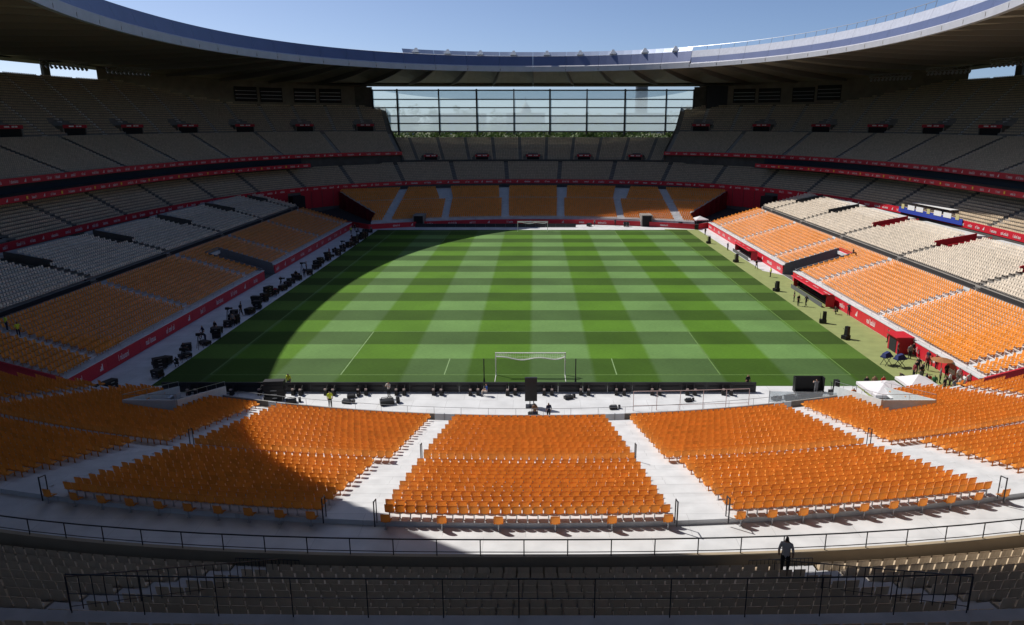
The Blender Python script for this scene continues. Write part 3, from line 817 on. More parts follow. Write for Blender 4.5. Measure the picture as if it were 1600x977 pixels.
for sg in (-1, 1):
    b = MB(); b.tube((sg * gx(22), 0, 0), (sg * gx(29.3), 0, 7.3), .3, 6); b.tube((sg * 53.4, 0, 7.3), (sg * 53.4, 0, 14.5), .3, 6); b.build('side_post', BLACKP, GW)
    b = MB(); b.box((sg * 55.5, .2, 10), (4.0, .5, 10.5)); b.box((sg * 61, .2, 10), (7, .5, 13)); b.build('side_wall', CONCD, GW)
b = MB(); b.box((0, -.1, 17.3), (108, .9, 3.4)); b.build('lintel', mat('grey_lintel', (.16, .155, .155), .8), GW)
b = MB(); b.box((64.5, -1.5, 12), (14.5, .4, 7.2)); b.build('scoreboard', mat('screen_black', (.006, .008, .014), .3), GW)

# ------------------------------------------------------------------ roof ring
RF = thing('stadium_roof', 'oval ring roof with dark fabric soffit and blue inner fascia', 'roof', (0, 0, 0))
GUARD = mat('pale_guard', (.40, .42, .50), .5, noise=.1, nscale=1.5); RI = (60, 87, 2.2); RO = (126.5, 128.8, 3.6)
def zi(ph): return 39.0 + .9 * np.abs(np.sin(ph)) ** 2
def zo(ph):
    t = np.clip((np.abs(np.sin(ph)) - .5) / .3, 0, 1); return 40.6 - 2.6 * t * t * (3 - 2 * t)
NB = 60; dph = 360 / NB
for k in range(NB):
    d0 = k * dph; ph = phis(d0, d0 + dph, 7); b = MB(); nv = 9
    G = []
    for v in np.linspace(0, 1, nv):
        P = ring(ph, *RI) * (1 - v) + ring(ph, *RO) * v
        u = np.linspace(0, 1, 7); z = zi(ph) * (1 - v) + zo(ph) * v + 3.0 * np.sin(np.pi * u) * (math.sin(math.pi * min(1, v * 1.15)) ** .8 if v < .87 else 0) + .35
        G.append(np.concatenate([P, z[:, None]], 1))
    for i in range(nv - 1):
        for j in range(6): b.face([G[i][j], G[i][j + 1], G[i + 1][j + 1], G[i + 1][j]])
    b.build('soffit_panel', FABRIC, RF, smooth=True)
    a = R(d0); p = ring(a, *RI); q = ring(a, *RO); z0 = float(zi(a)); z1 = float(zo(a)); b = MB()
    d = Vector((q[0] - p[0], q[1] - p[1], 0)).normalized(); t_ = Vector((-d.y, d.x, 0)) * .16
    N_ = 6
    for i in range(N_):
        f0, f1 = i / N_, (i + 1) / N_
        def pt(f, dz, s): 
            return (p[0] + (q[0] - p[0]) * f + t_.x * s, p[1] + (q[1] - p[1]) * f + t_.y * s, z0 + (z1 - z0) * f + dz)
        sag0, sag1 = -.9 * math.sin(math.pi * f0) - .1, -.9 * math.sin(math.pi * f1) - .1
        b.hexa([pt(f0, sag0, -1), pt(f0, sag0, 1), pt(f1, sag1, 1), pt(f1, sag1, -1)], [pt(f0, .4, -1), pt(f0, .4, 1), pt(f1, .4, 1), pt(f1, .4, -1)])
    b.build('roof_rib', RIBM, RF)
for k in range(NB):     # inner gutter, blue panels, upper strip, roof top
    d0 = k * dph; ph = phis(d0 + .02, d0 + dph - .02, 5); Z = zi(ph); mid = d0 + dph / 2
    def off(o): return (RI[0] + o, RI[1] + o, RI[2])
    b = MB(); gt = .6 if (mid < 62 or mid > 300) else 1.0; band(b, off(0), off(.0), ph, Z - .35, Z + gt); band(b, off(0), off(.5), ph, Z + gt, Z + gt + .25); band(b, off(0), off(.9), ph, Z - .35, Z - .3); b.build('gutter_panel', GREYF, RF)
    pale = mid < 62 or mid > 300
    b = MB(); band(b, off(.55), off(1.5 if not pale else .95), ph, Z + gt + .25, Z + (3.8 if not pale else 2.2)); b.build('fascia_panel', BLUEF, RF)
    if pale: b = MB(); band(b, off(.95), off(1.5), ph, Z + 2.2, Z + 3.8); b.build('pale_guard_panel', GUARD, RF)
    if not pale and mid < 112:
        b = MB(); band(b, off(1.55), off(2.6), ph, Z + 3.85, Z + 5.0); b.build('upper_fascia_panel', mat('pale_blue_fascia', (.30, .36, .50), .4, metal=.2), RF)
    b = MB(); zt = 3.8; band(b, off(1.5), off(4), ph, Z + zt, Z + zt + .3); A = ringz(ph, *off(4), Z + zt + .3); B = ringz(ph, *RO, zo(ph) + 2.2); b.strip([tuple(p) for p in A], [tuple(p) for p in B])
    b.build('roof_sheet', ROOFT, RF)
    b = MB(); band(b, RO, RO, ph, zo(ph) - .6, zo(ph) + 2.2); band(b, RO, (RO[0] - 3, RO[1] - 3, RO[2]), ph, zo(ph) - .6, zo(ph) - .1); b.build('outer_edge', CONCD, RF)
for k, dg in enumerate((63.5, 69.5, 75.5, 81.5, 87.5, 93.5, 99.5, 105.5, 111.5)):     # small rooflights on the fascia top
    p = ring(R(dg), RI[0] + 1.6, RI[1] + 1.6, RI[2]); z = float(zi(R(dg))) + 4.1; b = MB()
    b.hexa([(p[0] - .9, p[1] - .5, z), (p[0] + .9, p[1] - .5, z), (p[0] + .9, p[1] + .8, z), (p[0] - .9, p[1] + .8, z)], [(p[0] - .15, p[1] + .2, z + 1.2), (p[0] + .35, p[1] + .2, z + 1.2), (p[0] + .35, p[1] + .6, z + 1.2), (p[0] - .15, p[1] + .6, z + 1.2)])
    b.build('rooflight', WHITE, RF)
for dg in np.arange(-6, 63, 3.0):          # guard posts on the sunlit fascia
    p = ring(R(dg), RI[0] + 1.5, RI[1] + 1.5, RI[2]); z = float(zi(R(dg)))
    b = MB(); b.tube((p[0], p[1], z + 3.3), (p[0] + .3, p[1], z + 4.9), .05, 5); b.build('fascia_post', STEEL, RF)
b = MB(); ph = phis(-6, 61, 60); A = ringz(ph, RI[0] + 1.6, RI[1] + 1.6, RI[2], zi(ph) + 4.8)
for p, q in zip(A, A[1:]): b.tube(p, q, .05, 5)
b.build('fascia_top_rail', STEEL, RF)
# outer columns seen in the strip of sky
for dg in (-2, 12, 20.5, 28, 152, 159.5, 168, 182):
    p = ring(R(dg), *UP(40)); b = MB(); b.box((p[0], p[1], 20), (1.2, 1.6, 41), R(dg)); b.build('roof_column', CONCD, RF)
# lamp rigs hung under the soffit
def rig(px, py, pz, rz, label):
    T = thing('lamp_rig', label, 'lamp rig', (px, py, pz), rz, 'lamp rigs hung from the roof')
    b = MB()
    for zz in (0, .8): b.tube((-5.5, 0, zz), (5.5, 0, zz), .07, 5)
    for i in range(12): x = -5.5 + i; b.tube((x, 0, 0 if i % 2 else .8), (min(x + 1, 5.5), 0, .8 if i % 2 else 0), .04, 4)
    b.build('truss', STEEL, T)
    for x in (-4, 4): b = MB(); b.tube((x, 0, .8), (x, 0, 5.5), .04, 4); b.build('hanger', RIBM, T)
    for i in range(11):
        x = -5 + i; b = MB(); b.tube((x, 0, -.05), (x, 0, -.35), .04, 5); b.tube((x, .1, -.75), (x, -.35, -.3), .3, 8, .22); b.build('lamp', STEEL, T, smooth=False)
for dg, wh in ((18, 'nearest the sky gap over the right upper tier'), (28, 'second from the sky gap over the right upper tier'), (37, 'third from the sky gap over the right upper tier')):
    p = ring(R(dg), 100, 122, 2.6); rig(p[0], p[1], 38.0 - (dg - 18) * .05, R(dg + 90), 'silver lamp rig ' + wh)
for dg, wh in ((150, 'against the brown wall over the left upper tier'), (160, 'by the sky gap over the left upper tier')):
    p = ring(R(dg), 100, 122, 2.6); rig(p[0], p[1], 37.6, R(dg + 90), 'dark lamp rig ' + wh)

# ------------------------------------------------------------------ near middle tier under the camera
NT = thing('near_tier', 'shaded beige seat bank in the foreground behind the parapet wall', 'stand')
PHN = phis(238, 302, 70)
nrows = [(.55 + .86 * i, 8.45 + .335 * i) for i in range(9)]
b = MB(); ring_rows(b, T2, [(.2, 8.3)] + nrows + [(8.85, 11.5)], PHN, 7.6); b.build('terrace', CONC, NT)
zWk = 13.0
b = MB(); band(b, T2(8.9), T2(8.9), PHN, zWk - 2.2, zWk); band(b, T2(8.9), T2(10.4), PHN, zWk, zWk); b.build('cross_walkway', mat('walkway_concrete', (.42, .42, .44), .8, noise=.15, nscale=1.2, bump=.06), NT)
nrows2 = [(10.4 + .83 * i, zWk + .5 + .5 * i) for i in range(7)]
b = MB(); ring_rows(b, T2, nrows2 + [(16.3, zWk + .5 + .5 * 7)], PHN, zWk); b.build('rear_terrace', CONC, NT)
for j in range(32):
    d0 = 238 + 2 * j; ph = phis(d0, d0 + 2, 4); b = MB(); band(b, T2(0), T2(0), ph, 7.0, 9.1); band(b, T2(0), T2(.2), ph, 9.1, 9.1); band(b, T2(.2), T2(.2), ph, 9.1, 7.8); b.build('parapet_panel', BEIGEW, NT)
pts = [tuple(p) for p in ringz(phis(240, 300, 41), *T2(.1), 9.1)]
railing('parapet_rail', pts, .72, 'dark steel railing along the top of the beige parapet wall', 1.75, .024, [.16])
def xin(o): return 9.4 + .72 * o
for ri, (o, z) in enumerate(nrows + nrows2):
    oo = o + .42; front = ri < 9
    ph, P_, s = arc_table(T2, oo, 238, 302); x = P_[:, 0]
    T_ = np.gradient(P_, axis=0)
    s_at = lambda xv: float(np.interp(xv, x, s))
    i0 = xin(oo) if front else 14.5
    for nm, xa, xb in (('centre', -i0, i0), ('left', -46, -i0 - 1.5), ('right', i0 + 1.5, 46)):
        a, c = s_at(xa), s_at(xb); n = int((c - a) / .515)
        if nm == 'left': ss = c - (np.arange(n) + .5) * .515
        else: ss = a + (np.arange(n) + .5) * ((c - a) / n if nm == 'centre' else .515)
        for q, sv in enumerate(ss):
            xx, yy = np.interp(sv, s, P_[:, 0]), np.interp(sv, s, P_[:, 1]); ang = math.atan2(np.interp(sv, s, T_[:, 1]), np.interp(sv, s, T_[:, 0]))
            add_seat('beige', xx, yy, z, ang, ('b', nm, ri + 1, q + 1, n))
# stairs beside the centre block with light nosings
for sg in (-1, 1):
    b = MB()
    for i, (o, z) in enumerate(nrows):
        for f, dz in ((.1, .12), (.5, 0)):
            o_ = o + f * .83; xc = sg * (xin(o_) + .75); rr_ = ring(R(270) + math.atan2(xc, 99.7 + o_), *T2(o_))
            b.box((rr_[0], rr_[1], z + .16 - dz * .0 + (.12 if f > .3 else -.08)), (1.45, .42, .24), math.atan2(xc, 100))
    b.build('stair_flight', mat('walkway_concrete', (.42, .42, .44)), NT)
def arc_pts(o, x0, x1, z, n=12):
    out = []
    for x in np.linspace(x0, x1, n):
        a = 76.5 + o; bb = 99.7 + o; nn = 2.5 + .022 * o; y = CY - bb * (1 - (abs(x) / a) ** nn) ** (1 / nn); out.append((x, y, z))
    return out
railing('foreground_rail', arc_pts(9.0, -12.2, 12.2, zWk), 1.2, 'long black two-bar railing across the foreground in front of the walkway', 2.0, .017, [.6])
railing('foreground_rail', arc_pts(9.0, -26, -17.8, zWk), 1.15, 'black railing over the walkway at the lower left edge', 2.0, .017, [.6])
railing('foreground_rail', arc_pts(9.0, 17.4, 26, zWk), 1.15, 'black railing over the walkway at the lower right edge', 2.0, .017, [.6])
for sg, nm in ((-1, 'left'), (1, 'right')):
    # baluster guard down each side of the stair
    p0 = Vector(arc_pts(8.9, sg * 12.3, sg * 12.4, zWk, 2)[0]); p1 = Vector(arc_pts(1.0, sg * 9.6, sg * 9.7, 8.35, 2)[0])
    railing('stair_guard', [p0, p1], 1.05, f'black baluster guard along the {nm} foreground stair', .42, .016, [.12])
    q0 = Vector(arc_pts(10.0, sg * 14.2, sg * 14.3, zWk, 2)[0]); q1 = Vector(arc_pts(9.8, sg * 16.8, sg * 16.9, zWk, 2)[0])
    railing('walkway_handrail', [q0, q1], .95, f'short pale handrail on the walkway at the {nm} foreground stair', 1.3, .026, m=mat('pale_steel', (.5, .47, .47), .5, metal=.3))
    g0 = arc_pts(.45, sg * 9.0, sg * 11.6, 8.0, 2)
    railing('barred_gate', g0, 1.0, f'dark barred gate in the parapet at the {nm} foreground stair', .16, .014, [.1])

# ------------------------------------------------------------------ seats
def seat_near():
    """plastic tip seat: backrest shell, pan, steel leg"""
    b = MB(); nu, nv = 6, 5; G = []
    for j in range(nv + 1):
        v = j / nv; row = []
        for i in range(nu + 1):
            u = i / nu * 2 - 1; wd = .234 * (1 - (.05 * max(0, v - .7) / .3) ** 1.0 * (1 if v > .7 else 0))
            zz = .36 + .49 * v - (.035 * abs(u) ** 3 if v > .9 else 0)
            row.append((u * wd, -.13 - .075 * v + .055 * u * u, zz))
        G.append(row)
    for j in range(nv):
        for i in range(nu): b.face([G[j][i], G[j][i + 1], G[j + 1][i + 1], G[j + 1][i]])
    top = G[-1]; lip = [(p[0] * .98, p[1] + .035, p[2] - .012) for p in top]
    lip2 = [(p[0] * .98, p[1] + .035, p[2] - .045) for p in top]
    b.strip(top, lip); b.strip(lip, lip2)
    for e in (0, nu):
        A = [G[j][e] for j in range(nv + 1)]; B = [(p[0] * .97, p[1] + .035, p[2]) for p in A]; b.strip(A, B)
    back = b
    p = MB(); H = []
    for j in range(5):
        v = j / 4; H.append([((i / 4 * 2 - 1) * .215, -.12 + .40 * v, .41 + .02 * v - .035 * math.sin(v * 2.4) + .02 * (i / 4 * 2 - 1) ** 2 - (.05 if j == 4 else 0)) for i in range(5)])
    for j in range(4):
        for i in range(4): p.face([H[j][i], H[j][i + 1], H[j + 1][i + 1], H[j + 1][i]])
    for e in (0, 4):
        A = [H[j][e] for j in range(5)]; p.strip(A, [(q[0], q[1], q[2] - .05) for q in A])
    l = MB(); l.box((0, -.1, .2), (.05, .05, .40)); l.box((0, .02, .38), (.3, .28, .03)); l.box((0, -.1, .012), (.16, .12, .02))
    return back, p, l
SB, SP, SL = seat_near()
for (u, v) in (('orange', ORANGE1), ('beige', BEIGE1)):
    pass
SEATME = {c: (SB.mesh('backrest', m, True), SP.mesh('seat_pan', m, True), SL.mesh('leg', SEATLEG)) for c, m in (('orange', ORANGE1), ('beige', BEIGE1))}
def far_seat(lod, up=False):
    b = MB()
    if up and not lod:
        b.face([(-.22, -.14, .45), (.22, -.14, .45), (.215, -.2, .77), (-.215, -.2, .77)]); b.face([(-.215, -.2, .77), (.215, -.2, .77), (.215, -.16, .75), (-.215, -.16, .75)])
        b.face([(-.21, -.12, .43), (.21, -.12, .43), (.21, .12, .45), (-.21, .12, .45)]); b.face([(-.21, .12, .45), (.21, .12, .45), (.21, .13, .38), (-.21, .13, .38)]); return b
    xs = (-.23, -.08, .08, .23) if lod else (-.205, 0, .205); dy = lambda x: .05 * (x / .24) ** 2
    lo = [(x, -.14 + dy(x), .35) for x in xs]; hi = [(x * .96, -.215 + dy(x), (.84 if lod else .79) - (.03 if abs(x) > .2 else 0)) for x in xs]; lp = [(p[0], p[1] + .035, p[2] - .02) for p in hi]
    b.strip(lo, hi); b.strip(hi, lp)
    pw = .21 if lod else .19; pf = .26 if lod else .2
    b.face([(-pw, -.13, .41), (pw, -.13, .41), (pw, pf, .42), (-pw, pf, .42)]); b.face([(-pw, pf, .42), (pw, pf, .42), (pw, pf + .01, .34), (-pw, pf + .01, .34)])
    if lod:
        b.face([(-.21, -.13, .41), (-.21, .26, .42), (-.21, .26, .35), (-.21, -.13, .35)]); b.face([(.21, -.13, .41), (.21, .26, .42), (.21, .26, .35), (.21, -.13, .35)])
        b.box((0, -.1, .19), (.05, .05, .38))
    return b
ARM = {}
import re
def build_mass(col, seats, name, label, m):
    arr = np.array([s[:4] for s in seats]); V = []; Fi = []; Fl = []; tint = []; off = 0
    dist = np.linalg.norm(arr[:, :3] - CAM, axis=1)
    for lod in (1, 0):
        sel = arr[(dist < 95) == bool(lod)]
        if not len(sel): continue
        b = far_seat(lod, col == 'beige'); v0 = np.array(b.v); f0 = b.f; nvv = len(v0); n = len(sel)
        ca, sa = np.cos(sel[:, 3])[:, None], np.sin(sel[:, 3])[:, None]
        jit = rng.normal(0, .012, (n, 1)); ca, sa = np.cos(sel[:, 3][:, None] + jit), np.sin(sel[:, 3][:, None] + jit)
        X = v0[None, :, 0] * ca - v0[None, :, 1] * sa + sel[:, :1]; Y = v0[None, :, 0] * sa + v0[None, :, 1] * ca + sel[:, 1:2]; Z = v0[None, :, 2] + sel[:, 2:3]
        V.append(np.stack([X, Y, Z], -1).reshape(-1, 3))
        fl = np.array([len(f) for f in f0]); fi = np.concatenate([np.array(f) for f in f0])
        Fi.append((fi[None, :] + (np.arange(n) * nvv)[:, None]).ravel() + off); Fl.append(np.tile(fl, n))
        tint.append(np.repeat(1 + np.clip(rng.normal(0, .06, n), -.2, .12), nvv)); off += n * nvv
    V = np.concatenate(V); Fi = np.concatenate(Fi); Fl = np.concatenate(Fl); tint = np.concatenate(tint)
    me = bpy.data.meshes.new(name); me.vertices.add(len(V)); me.vertices.foreach_set('co', V.ravel().astype(np.float32))
    me.loops.add(len(Fi)); me.loops.foreach_set('vertex_index', Fi.astype(np.int32)); me.polygons.add(len(Fl))
    me.polygons.foreach_set('loop_start', np.concatenate([[0], np.cumsum(Fl)[:-1]]).astype(np.int32)); me.polygons.foreach_set('loop_total', Fl.astype(np.int32))
    a = me.attributes.new('tint', 'FLOAT', 'POINT'); a.data.foreach_set('value', tint.astype(np.float32))
    me.materials.append(m); me.update(calc_edges=True); me.validate()
    o = obj(name, me); struct(o, 'stuff'); o['label'] = label; o['category'] = 'seats'
    return o
for col, m, nm, lb in (('orange', ORANGE, 'orange_seats', 'rows of orange plastic seats filling the lower stands'), ('beige', BEIGE, 'beige_seats', 'rows of tan plastic seats filling the middle and upper tiers'), ('cream', CREAM, 'cream_seats', 'rows of cream white plastic seats at the back of the lower side stands')):
    S = SEATS[col]; idx = [i for i, s in enumerate(S) if s[4]]
    if not idx:
        build_mass(col, S, nm, lb, m); continue
    pr = project(np.array([[S[i][0], S[i][1], S[i][2] + .6] for i in idx]))
    ok = [(pr[k, 2], i) for k, i in enumerate(idx) if 6 < pr[k, 0] < 1594 and pr[k, 1] < 968 and pr[k, 2] > 2]
    ok.sort(); pick = [i for _, i in ok[:300]]; ps = set(pick)
    proto = None
    for i in pick:
        x, y, z, ang, (k, blk, row, q, n) = S[i]
        if k == 'n':
            bl = {'centre': 'centre', 'first left': 'left', 'first right': 'right', 'second left': 'far left', 'second right': 'far right'}.get(blk, blk)
            fr, num = ('right', n + 1 - q) if 'right' in blk else ('left', q)
            lab = (f'orange companion seat behind {bl} near block, {ORD(num)} from {fr}' if row == 0 else f'orange seat, {bl} near block, {ORD(row)} row from back, {ORD(num)} from {fr}')
            grp = 'orange seats at the back of the near end stand'
        else:
            lab = f'beige seat, {blk} foreground block, {ORD(row)} row behind parapet, {ORD(q)} from ' + ('left end' if blk == 'centre' else 'stair')
            grp = 'beige seats in the foreground bank'
        if proto is None:
            proto = thing(col + '_seat', lab, 'seat', (x, y, z), ang, grp)
            for me_, pn in zip(SEATME[col], ('backrest', 'seat_pan', 'leg')): obj(pn, me_, proto)
        else: copy_tree(proto, (x, y, z), ang + random.gauss(0, .012), lab, grp)
    build_mass(col, [s for i, s in enumerate(S) if i not in ps], nm, lb, m)
    print(col, len(S))

# ------------------------------------------------------------------ goals
def goal(y, s, label):
    T = thing('goal', label, 'goal', (0, y, 0), 0, 'goals on the pitch')
    W = mat('goal_white', (.82, .82, .82), .4)
    for x in (-3.66, 3.66): b = MB(); b.tube((x, 0, 0), (x, 0, 2.44), .06, 10); b.build('post', W, T)
    b = MB(); b.tube((-3.72, 0, 2.44), (3.72, 0, 2.44), .06, 10); b.build('crossbar', W, T)
    b = MB()                                              # net gathered and tied up under the bar
    xs = np.linspace(-3.6, 3.6, 40); zz = [1.95 + .12 * math.sin(x * 1.7) + .22 * (abs(x) / 3.6) ** 4 for x in xs]
    for i in range(39): b.tube((xs[i], -s * .5, zz[i]), (xs[i + 1], -s * .5, zz[i + 1]), .07, 6)
    for i in range(0, 40, 1): b.tube((xs[i], 0, 2.40), (xs[i], -s * .5, zz[i]), .008, 3)
    for f in (.25, .5, .75):
        for i in range(39): b.tube((xs[i], -s * .5 * f, 2.4 + (zz[i] - 2.4) * f), (xs[i + 1], -s * .5 * f, 2.4 + (zz[i + 1] - 2.4) * f), .008, 3)
    b.build('net', NETM, T)
    for x in (-3.66, 3.66):
        b = MB(); b.tube((x, 0, .03), (x, -s * 2.2, .03), .03, 6); b.build('ground_bar', W, T)
    return T
goal(0, 1, 'white goal in front of the near end stand, net tied up'); goal(105, -1, 'white goal at the far end of the pitch')
for x, sd_ in ((-4.75, 'left'), (4.65, 'right')):
    T = thing('net_pole', f'thin black net pole to the {sd_} of the near goal', 'pole', (x, -2.4, 0), 0, 'net poles behind the near goal'); b = MB(); b.tube((0, 0, 0), (0, 0, 2.6), .055, 8); b.build('shaft', BLACK, T); b = MB(); b.tube((0, 0, 0), (0, 0, .5), .12, 8, .07); b.build('base', BLACK, T)
for x, sd_ in ((-5.2, 'left'), (5.2, 'right')):
    pass

# ------------------------------------------------------------------ perimeter boards
def led(name, p0, p1, hgt, label, n, legs=True):
    p0, p1 = Vector(p0), Vector(p1); d = (p1 - p0); L_ = d.length; rz = math.atan2(d.y, d.x); T = thing(name, label, 'board', tuple((p0 + p1) / 2), rz)
    st = L_ / n
    for i in range(n):
        x = -L_ / 2 + (i + .5) * st; b = MB(); b.box((x, 0, hgt / 2 + .04), (st - .02, .12, hgt)); b.build('board_panel', BLACKP, T)
        if legs:
            b = MB(); b.box((x, -.11, hgt * .62), (st * .8, .1, .1)); b.build('cable_tray', BLACK, T)
    return T
led('perimeter_board', (-36.5, -5.1, 0), (22.4, -5.1, 0), 1.0, 'long black perimeter board behind the near goal', 24)
led('perimeter_board', (-30, 112.3, 0), (11, 112.3, 0), .9, 'black perimeter board behind the far goal', 16, False)
for i, x in enumerate((-33.2, -29.7, -26.2, -22.9, -19.7, -16.5, -12.75, -9.1, -5.5, -1.85, 1.75, 5.35, 8.85, 12.35, 15.8, 19.35)):
    T = thing('board_stand', f'black twin weight stand behind the near perimeter board, {ORD(i + 1)} from the left', 'stand weight', (x, -5.95, 0), random.uniform(-.15, .15), 'weights behind the near board')
    for sx in (-.38, .38):
        b = MB(); b.box((sx, .1, .28), (.34, .5, .56), 0, .8); b.tube((sx, .25, .5), (sx, .6, .85), .05, 6); b.build('weight', BLACK, T)
        b = MB(); b.box((sx, -.12, .62), (.22, .16, .14)); b.build('cap', mat('pinkish_cap', (.35, .27, .25), .7), T)
    b = MB(); b.tube((-.38, .1, .12), (.38, .1, .12), .035, 5); b.build('link_bar', BLACK, T)

# ------------------------------------------------------------------ people
def make_pose(kind):
    J = {'pel': (0, 0, .95, .14), 'wst': (0, 0, 1.10, .13), 'chs': (0, 0, 1.33, .155), 'nck': (0, .005, 1.49, .06), 'hd': (0, .02, 1.585, .085), 'tp': (0, .02, 1.69, .082), 'ns': (0, .115, 1.59, .018)}
    for s, n in ((-1, 'l'), (1, 'r')):
        J['sh' + n] = (s * .18, 0, 1.42, .07); J['el' + n] = (s * .25, -.02, 1.14, .048); J['wr' + n] = (s * .25, .08, .90, .034); J['hn' + n] = (s * .245, .12, .81, .036); J['th' + n] = (s * .20, .13, .86, .014)
        J['hp' + n] = (s * .09, 0, .90, .105); J['kn' + n] = (s * .1, .03, .50, .066); J['an' + n] = (s * .1, -.01, .10, .045); J['to' + n] = (s * .115, .17, .04, .042)
    def mv(k, x, y, z): J[k] = (x, y, z, J[k][3])
    if kind == 'walk':
        mv('knl', -.1, .2, .52); mv('anl', -.1, .30, .11); mv('tol', -.11, .46, .07); mv('knr', .1, -.02, .5); mv('anr', .1, -.30, .14); mv('tor', .11, -.16, .05)
        mv('ell', -.24, -.12, 1.16); mv('wrl', -.23, -.10, .92); mv('hnl', -.23, -.08, .83); mv('thl', -.19, -.05, .88); mv('elr', .24, .1, 1.15); mv('wrr', .22, .28, 1.0); mv('hnr', .21, .35, .95); mv('thr', .17, .32, .99)
    if kind == 'reach':
        for s, n in ((-1, 'l'), (1, 'r')): mv('el' + n, s * .24, .18, 1.24); mv('wr' + n, s * .14, .38, 1.32); mv('hn' + n, s * .11, .45, 1.35); mv('th' + n, s * .08, .41, 1.38)
    if kind == 'crouch':
        for k, v in list(J.items()):
            if k[:2] in ('kn', 'an', 'to'): continue
            x, y, z, r = v; dz = z - .95; J[k] = (x, y - .12 + dz * .45, .48 + dz * .88, r)
        for s, n in ((-1, 'l'), (1, 'r')):
            mv('hp' + n, s * .1, -.1, .44); mv('kn' + n, s * .17, .32, .50); mv('el' + n, s * .25, .28, .62); mv('wr' + n, s * .16, .45, .45); mv('hn' + n, s * .14, .5, .38); mv('th' + n, s * .1, .5, .42); mv('an' + n, s * .13, .02, .1); mv('to' + n, s * .15, .2, .04)
    if kind == 'bend':
        for k, v in list(J.items()):
            if k[:2] in ('kn', 'an', 'to', 'hp') or k == 'pel': continue
            x, y, z, r = v; dz = z - .95; J[k] = (x, y * .5 + dz * .8, .95 + dz * .5 - y * .3, r)
        for s, n in ((-1, 'l'), (1, 'r')): mv('el' + n, s * .24, .5, .95); mv('wr' + n, s * .2, .6, .72); mv('hn' + n, s * .19, .64, .63); mv('th' + n, s * .15, .66, .68)
    if kind == 'sit':
        for k, v in list(J.items()):
            if k[:2] in ('kn', 'an', 'to'): continue
            x, y, z, r = v; J[k] = (x, y - .05, z - .42, r)
        for s, n in ((-1, 'l'), (1, 'r')): mv('kn' + n, s * .12, .42, .50); mv('an' + n, s * .12, .42, .1); mv('to' + n, s * .13, .6, .04); mv('wr' + n, s * .16, .3, .58); mv('hn' + n, s * .13, .38, .57); mv('th' + n, s * .1, .36, .6)
    E = [('pel', 'wst'), ('wst', 'chs'), ('chs', 'nck'), ('nck', 'hd'), ('hd', 'tp'), ('hd', 'ns')]
    for n in 'lr': E += [('chs', 'sh' + n), ('sh' + n, 'el' + n), ('el' + n, 'wr' + n), ('wr' + n, 'hn' + n), ('wr' + n, 'th' + n), ('pel', 'hp' + n), ('hp' + n, 'kn' + n), ('kn' + n, 'an' + n), ('an' + n, 'to' + n)]
    ks = list(J); me = bpy.data.meshes.new('person'); me.from_pydata([J[k][:3] for k in ks], [(ks.index(a), ks.index(c)) for a, c in E], [])
    o = bpy.data.objects.new('person', me); C.objects.link(o)
    md = o.modifiers.new('skin', 'SKIN'); md.use_smooth_shade = True
    for i, k in enumerate(ks):
        sv = me.skin_vertices[0].data[i]; sv.radius = (J[k][3] * (1.15 if k in ('wst', 'chs', 'pel') else 1), J[k][3] * (.8 if k in ('wst', 'chs', 'pel') else 1)); sv.use_root = (k == 'pel')
    sb = o.modifiers.new('sub', 'SUBSURF'); sb.levels = 1; sb.render_levels = 1
    dg = bpy.context.evaluated_depsgraph_get(); ev = o.evaluated_get(dg); out = bpy.data.meshes.new_from_object(ev)
    bpy.data.objects.remove(o)
    seg = []; 
    for a, c in E:
        kk = 0 if (a in ('nck', 'hd')) else 1 if (a in ('pel', 'wst', 'chs') and not c.startswith('hp')) or (a[:2] == 'sh') else 2 if a[:2] in ('hp', 'kn') or c[:2] == 'hp' else 0 if a[:2] in ('el', 'wr') else 3
        seg.append((np.array(J[a][:3]), np.array(J[c][:3]), kk))
    hd = np.array(J['hd'][:3]); tp = np.array(J['tp'][:3]); up = (tp - hd) / np.linalg.norm(tp - hd); idx = []
    for p in out.polygons:
        c = np.array(p.center); best = (9, 0)
        for a, e, kk in seg:
            t_ = np.clip(np.dot(c - a, e - a) / np.dot(e - a, e - a), 0, 1); dd = np.linalg.norm(c - a - t_ * (e - a)); best = min(best, (dd, kk))
        k = best[1]
        if k == 0 and np.linalg.norm(c - (hd + tp) / 2) < .17 and (np.dot(c - hd, up) > .06 or (c[1] < hd[1] - .03 and np.dot(c - hd, up) > -.05)): k = 4
        idx.append(k)
    while len(out.materials) < 5: out.materials.append(None)
    out.polygons.foreach_set('material_index', idx); out.polygons.foreach_set('use_smooth', [True] * len(idx)); return out
POSE = {k: make_pose(k) for k in ('stand', 'walk', 'reach', 'crouch', 'bend', 'sit')}
CLR = {'black': (.015, .015, .018), 'navy': (.02, .025, .06), 'hivis': (.62, .70, .05), 'orange': (.85, .2, .03), 'red': (.6, .03, .03), 'white': (.72, .72, .72), 'grey': (.2, .2, .21), 'blue': (.05, .12, .4), 'green': (.05, .2, .07), 'brown': (.25, .14, .08), 'pale': (.55, .5, .45), 'darkred': (.2, .02, .03)}
SKIN = [mat('skin_a', (.52, .30, .20), .6), mat('skin_b', (.36, .2, .13), .6)]; HAIR = mat('hair_dark', (.02, .015, .012), .6); SHOE = mat('shoe_dark', (.03, .03, .03), .6)
def person(x, y, z, rz, pose, top, trou, label, sc=1, hair=None):
    me = POSE[pose].copy(); me.materials[0] = SKIN[int(abs(x * 7)) % 2]; me.materials[1] = mat('cloth_' + top, CLR[top], .85); me.materials[2] = mat('cloth_' + trou, CLR[trou], .85); me.materials[3] = SHOE; me.materials[4] = hair or HAIR
    o = obj('person', me, None, (x, y, z), rz); o.scale = (sc, sc, sc); tag(o, label, 'person', 'people around the pitch'); return o
pp = person
F = R
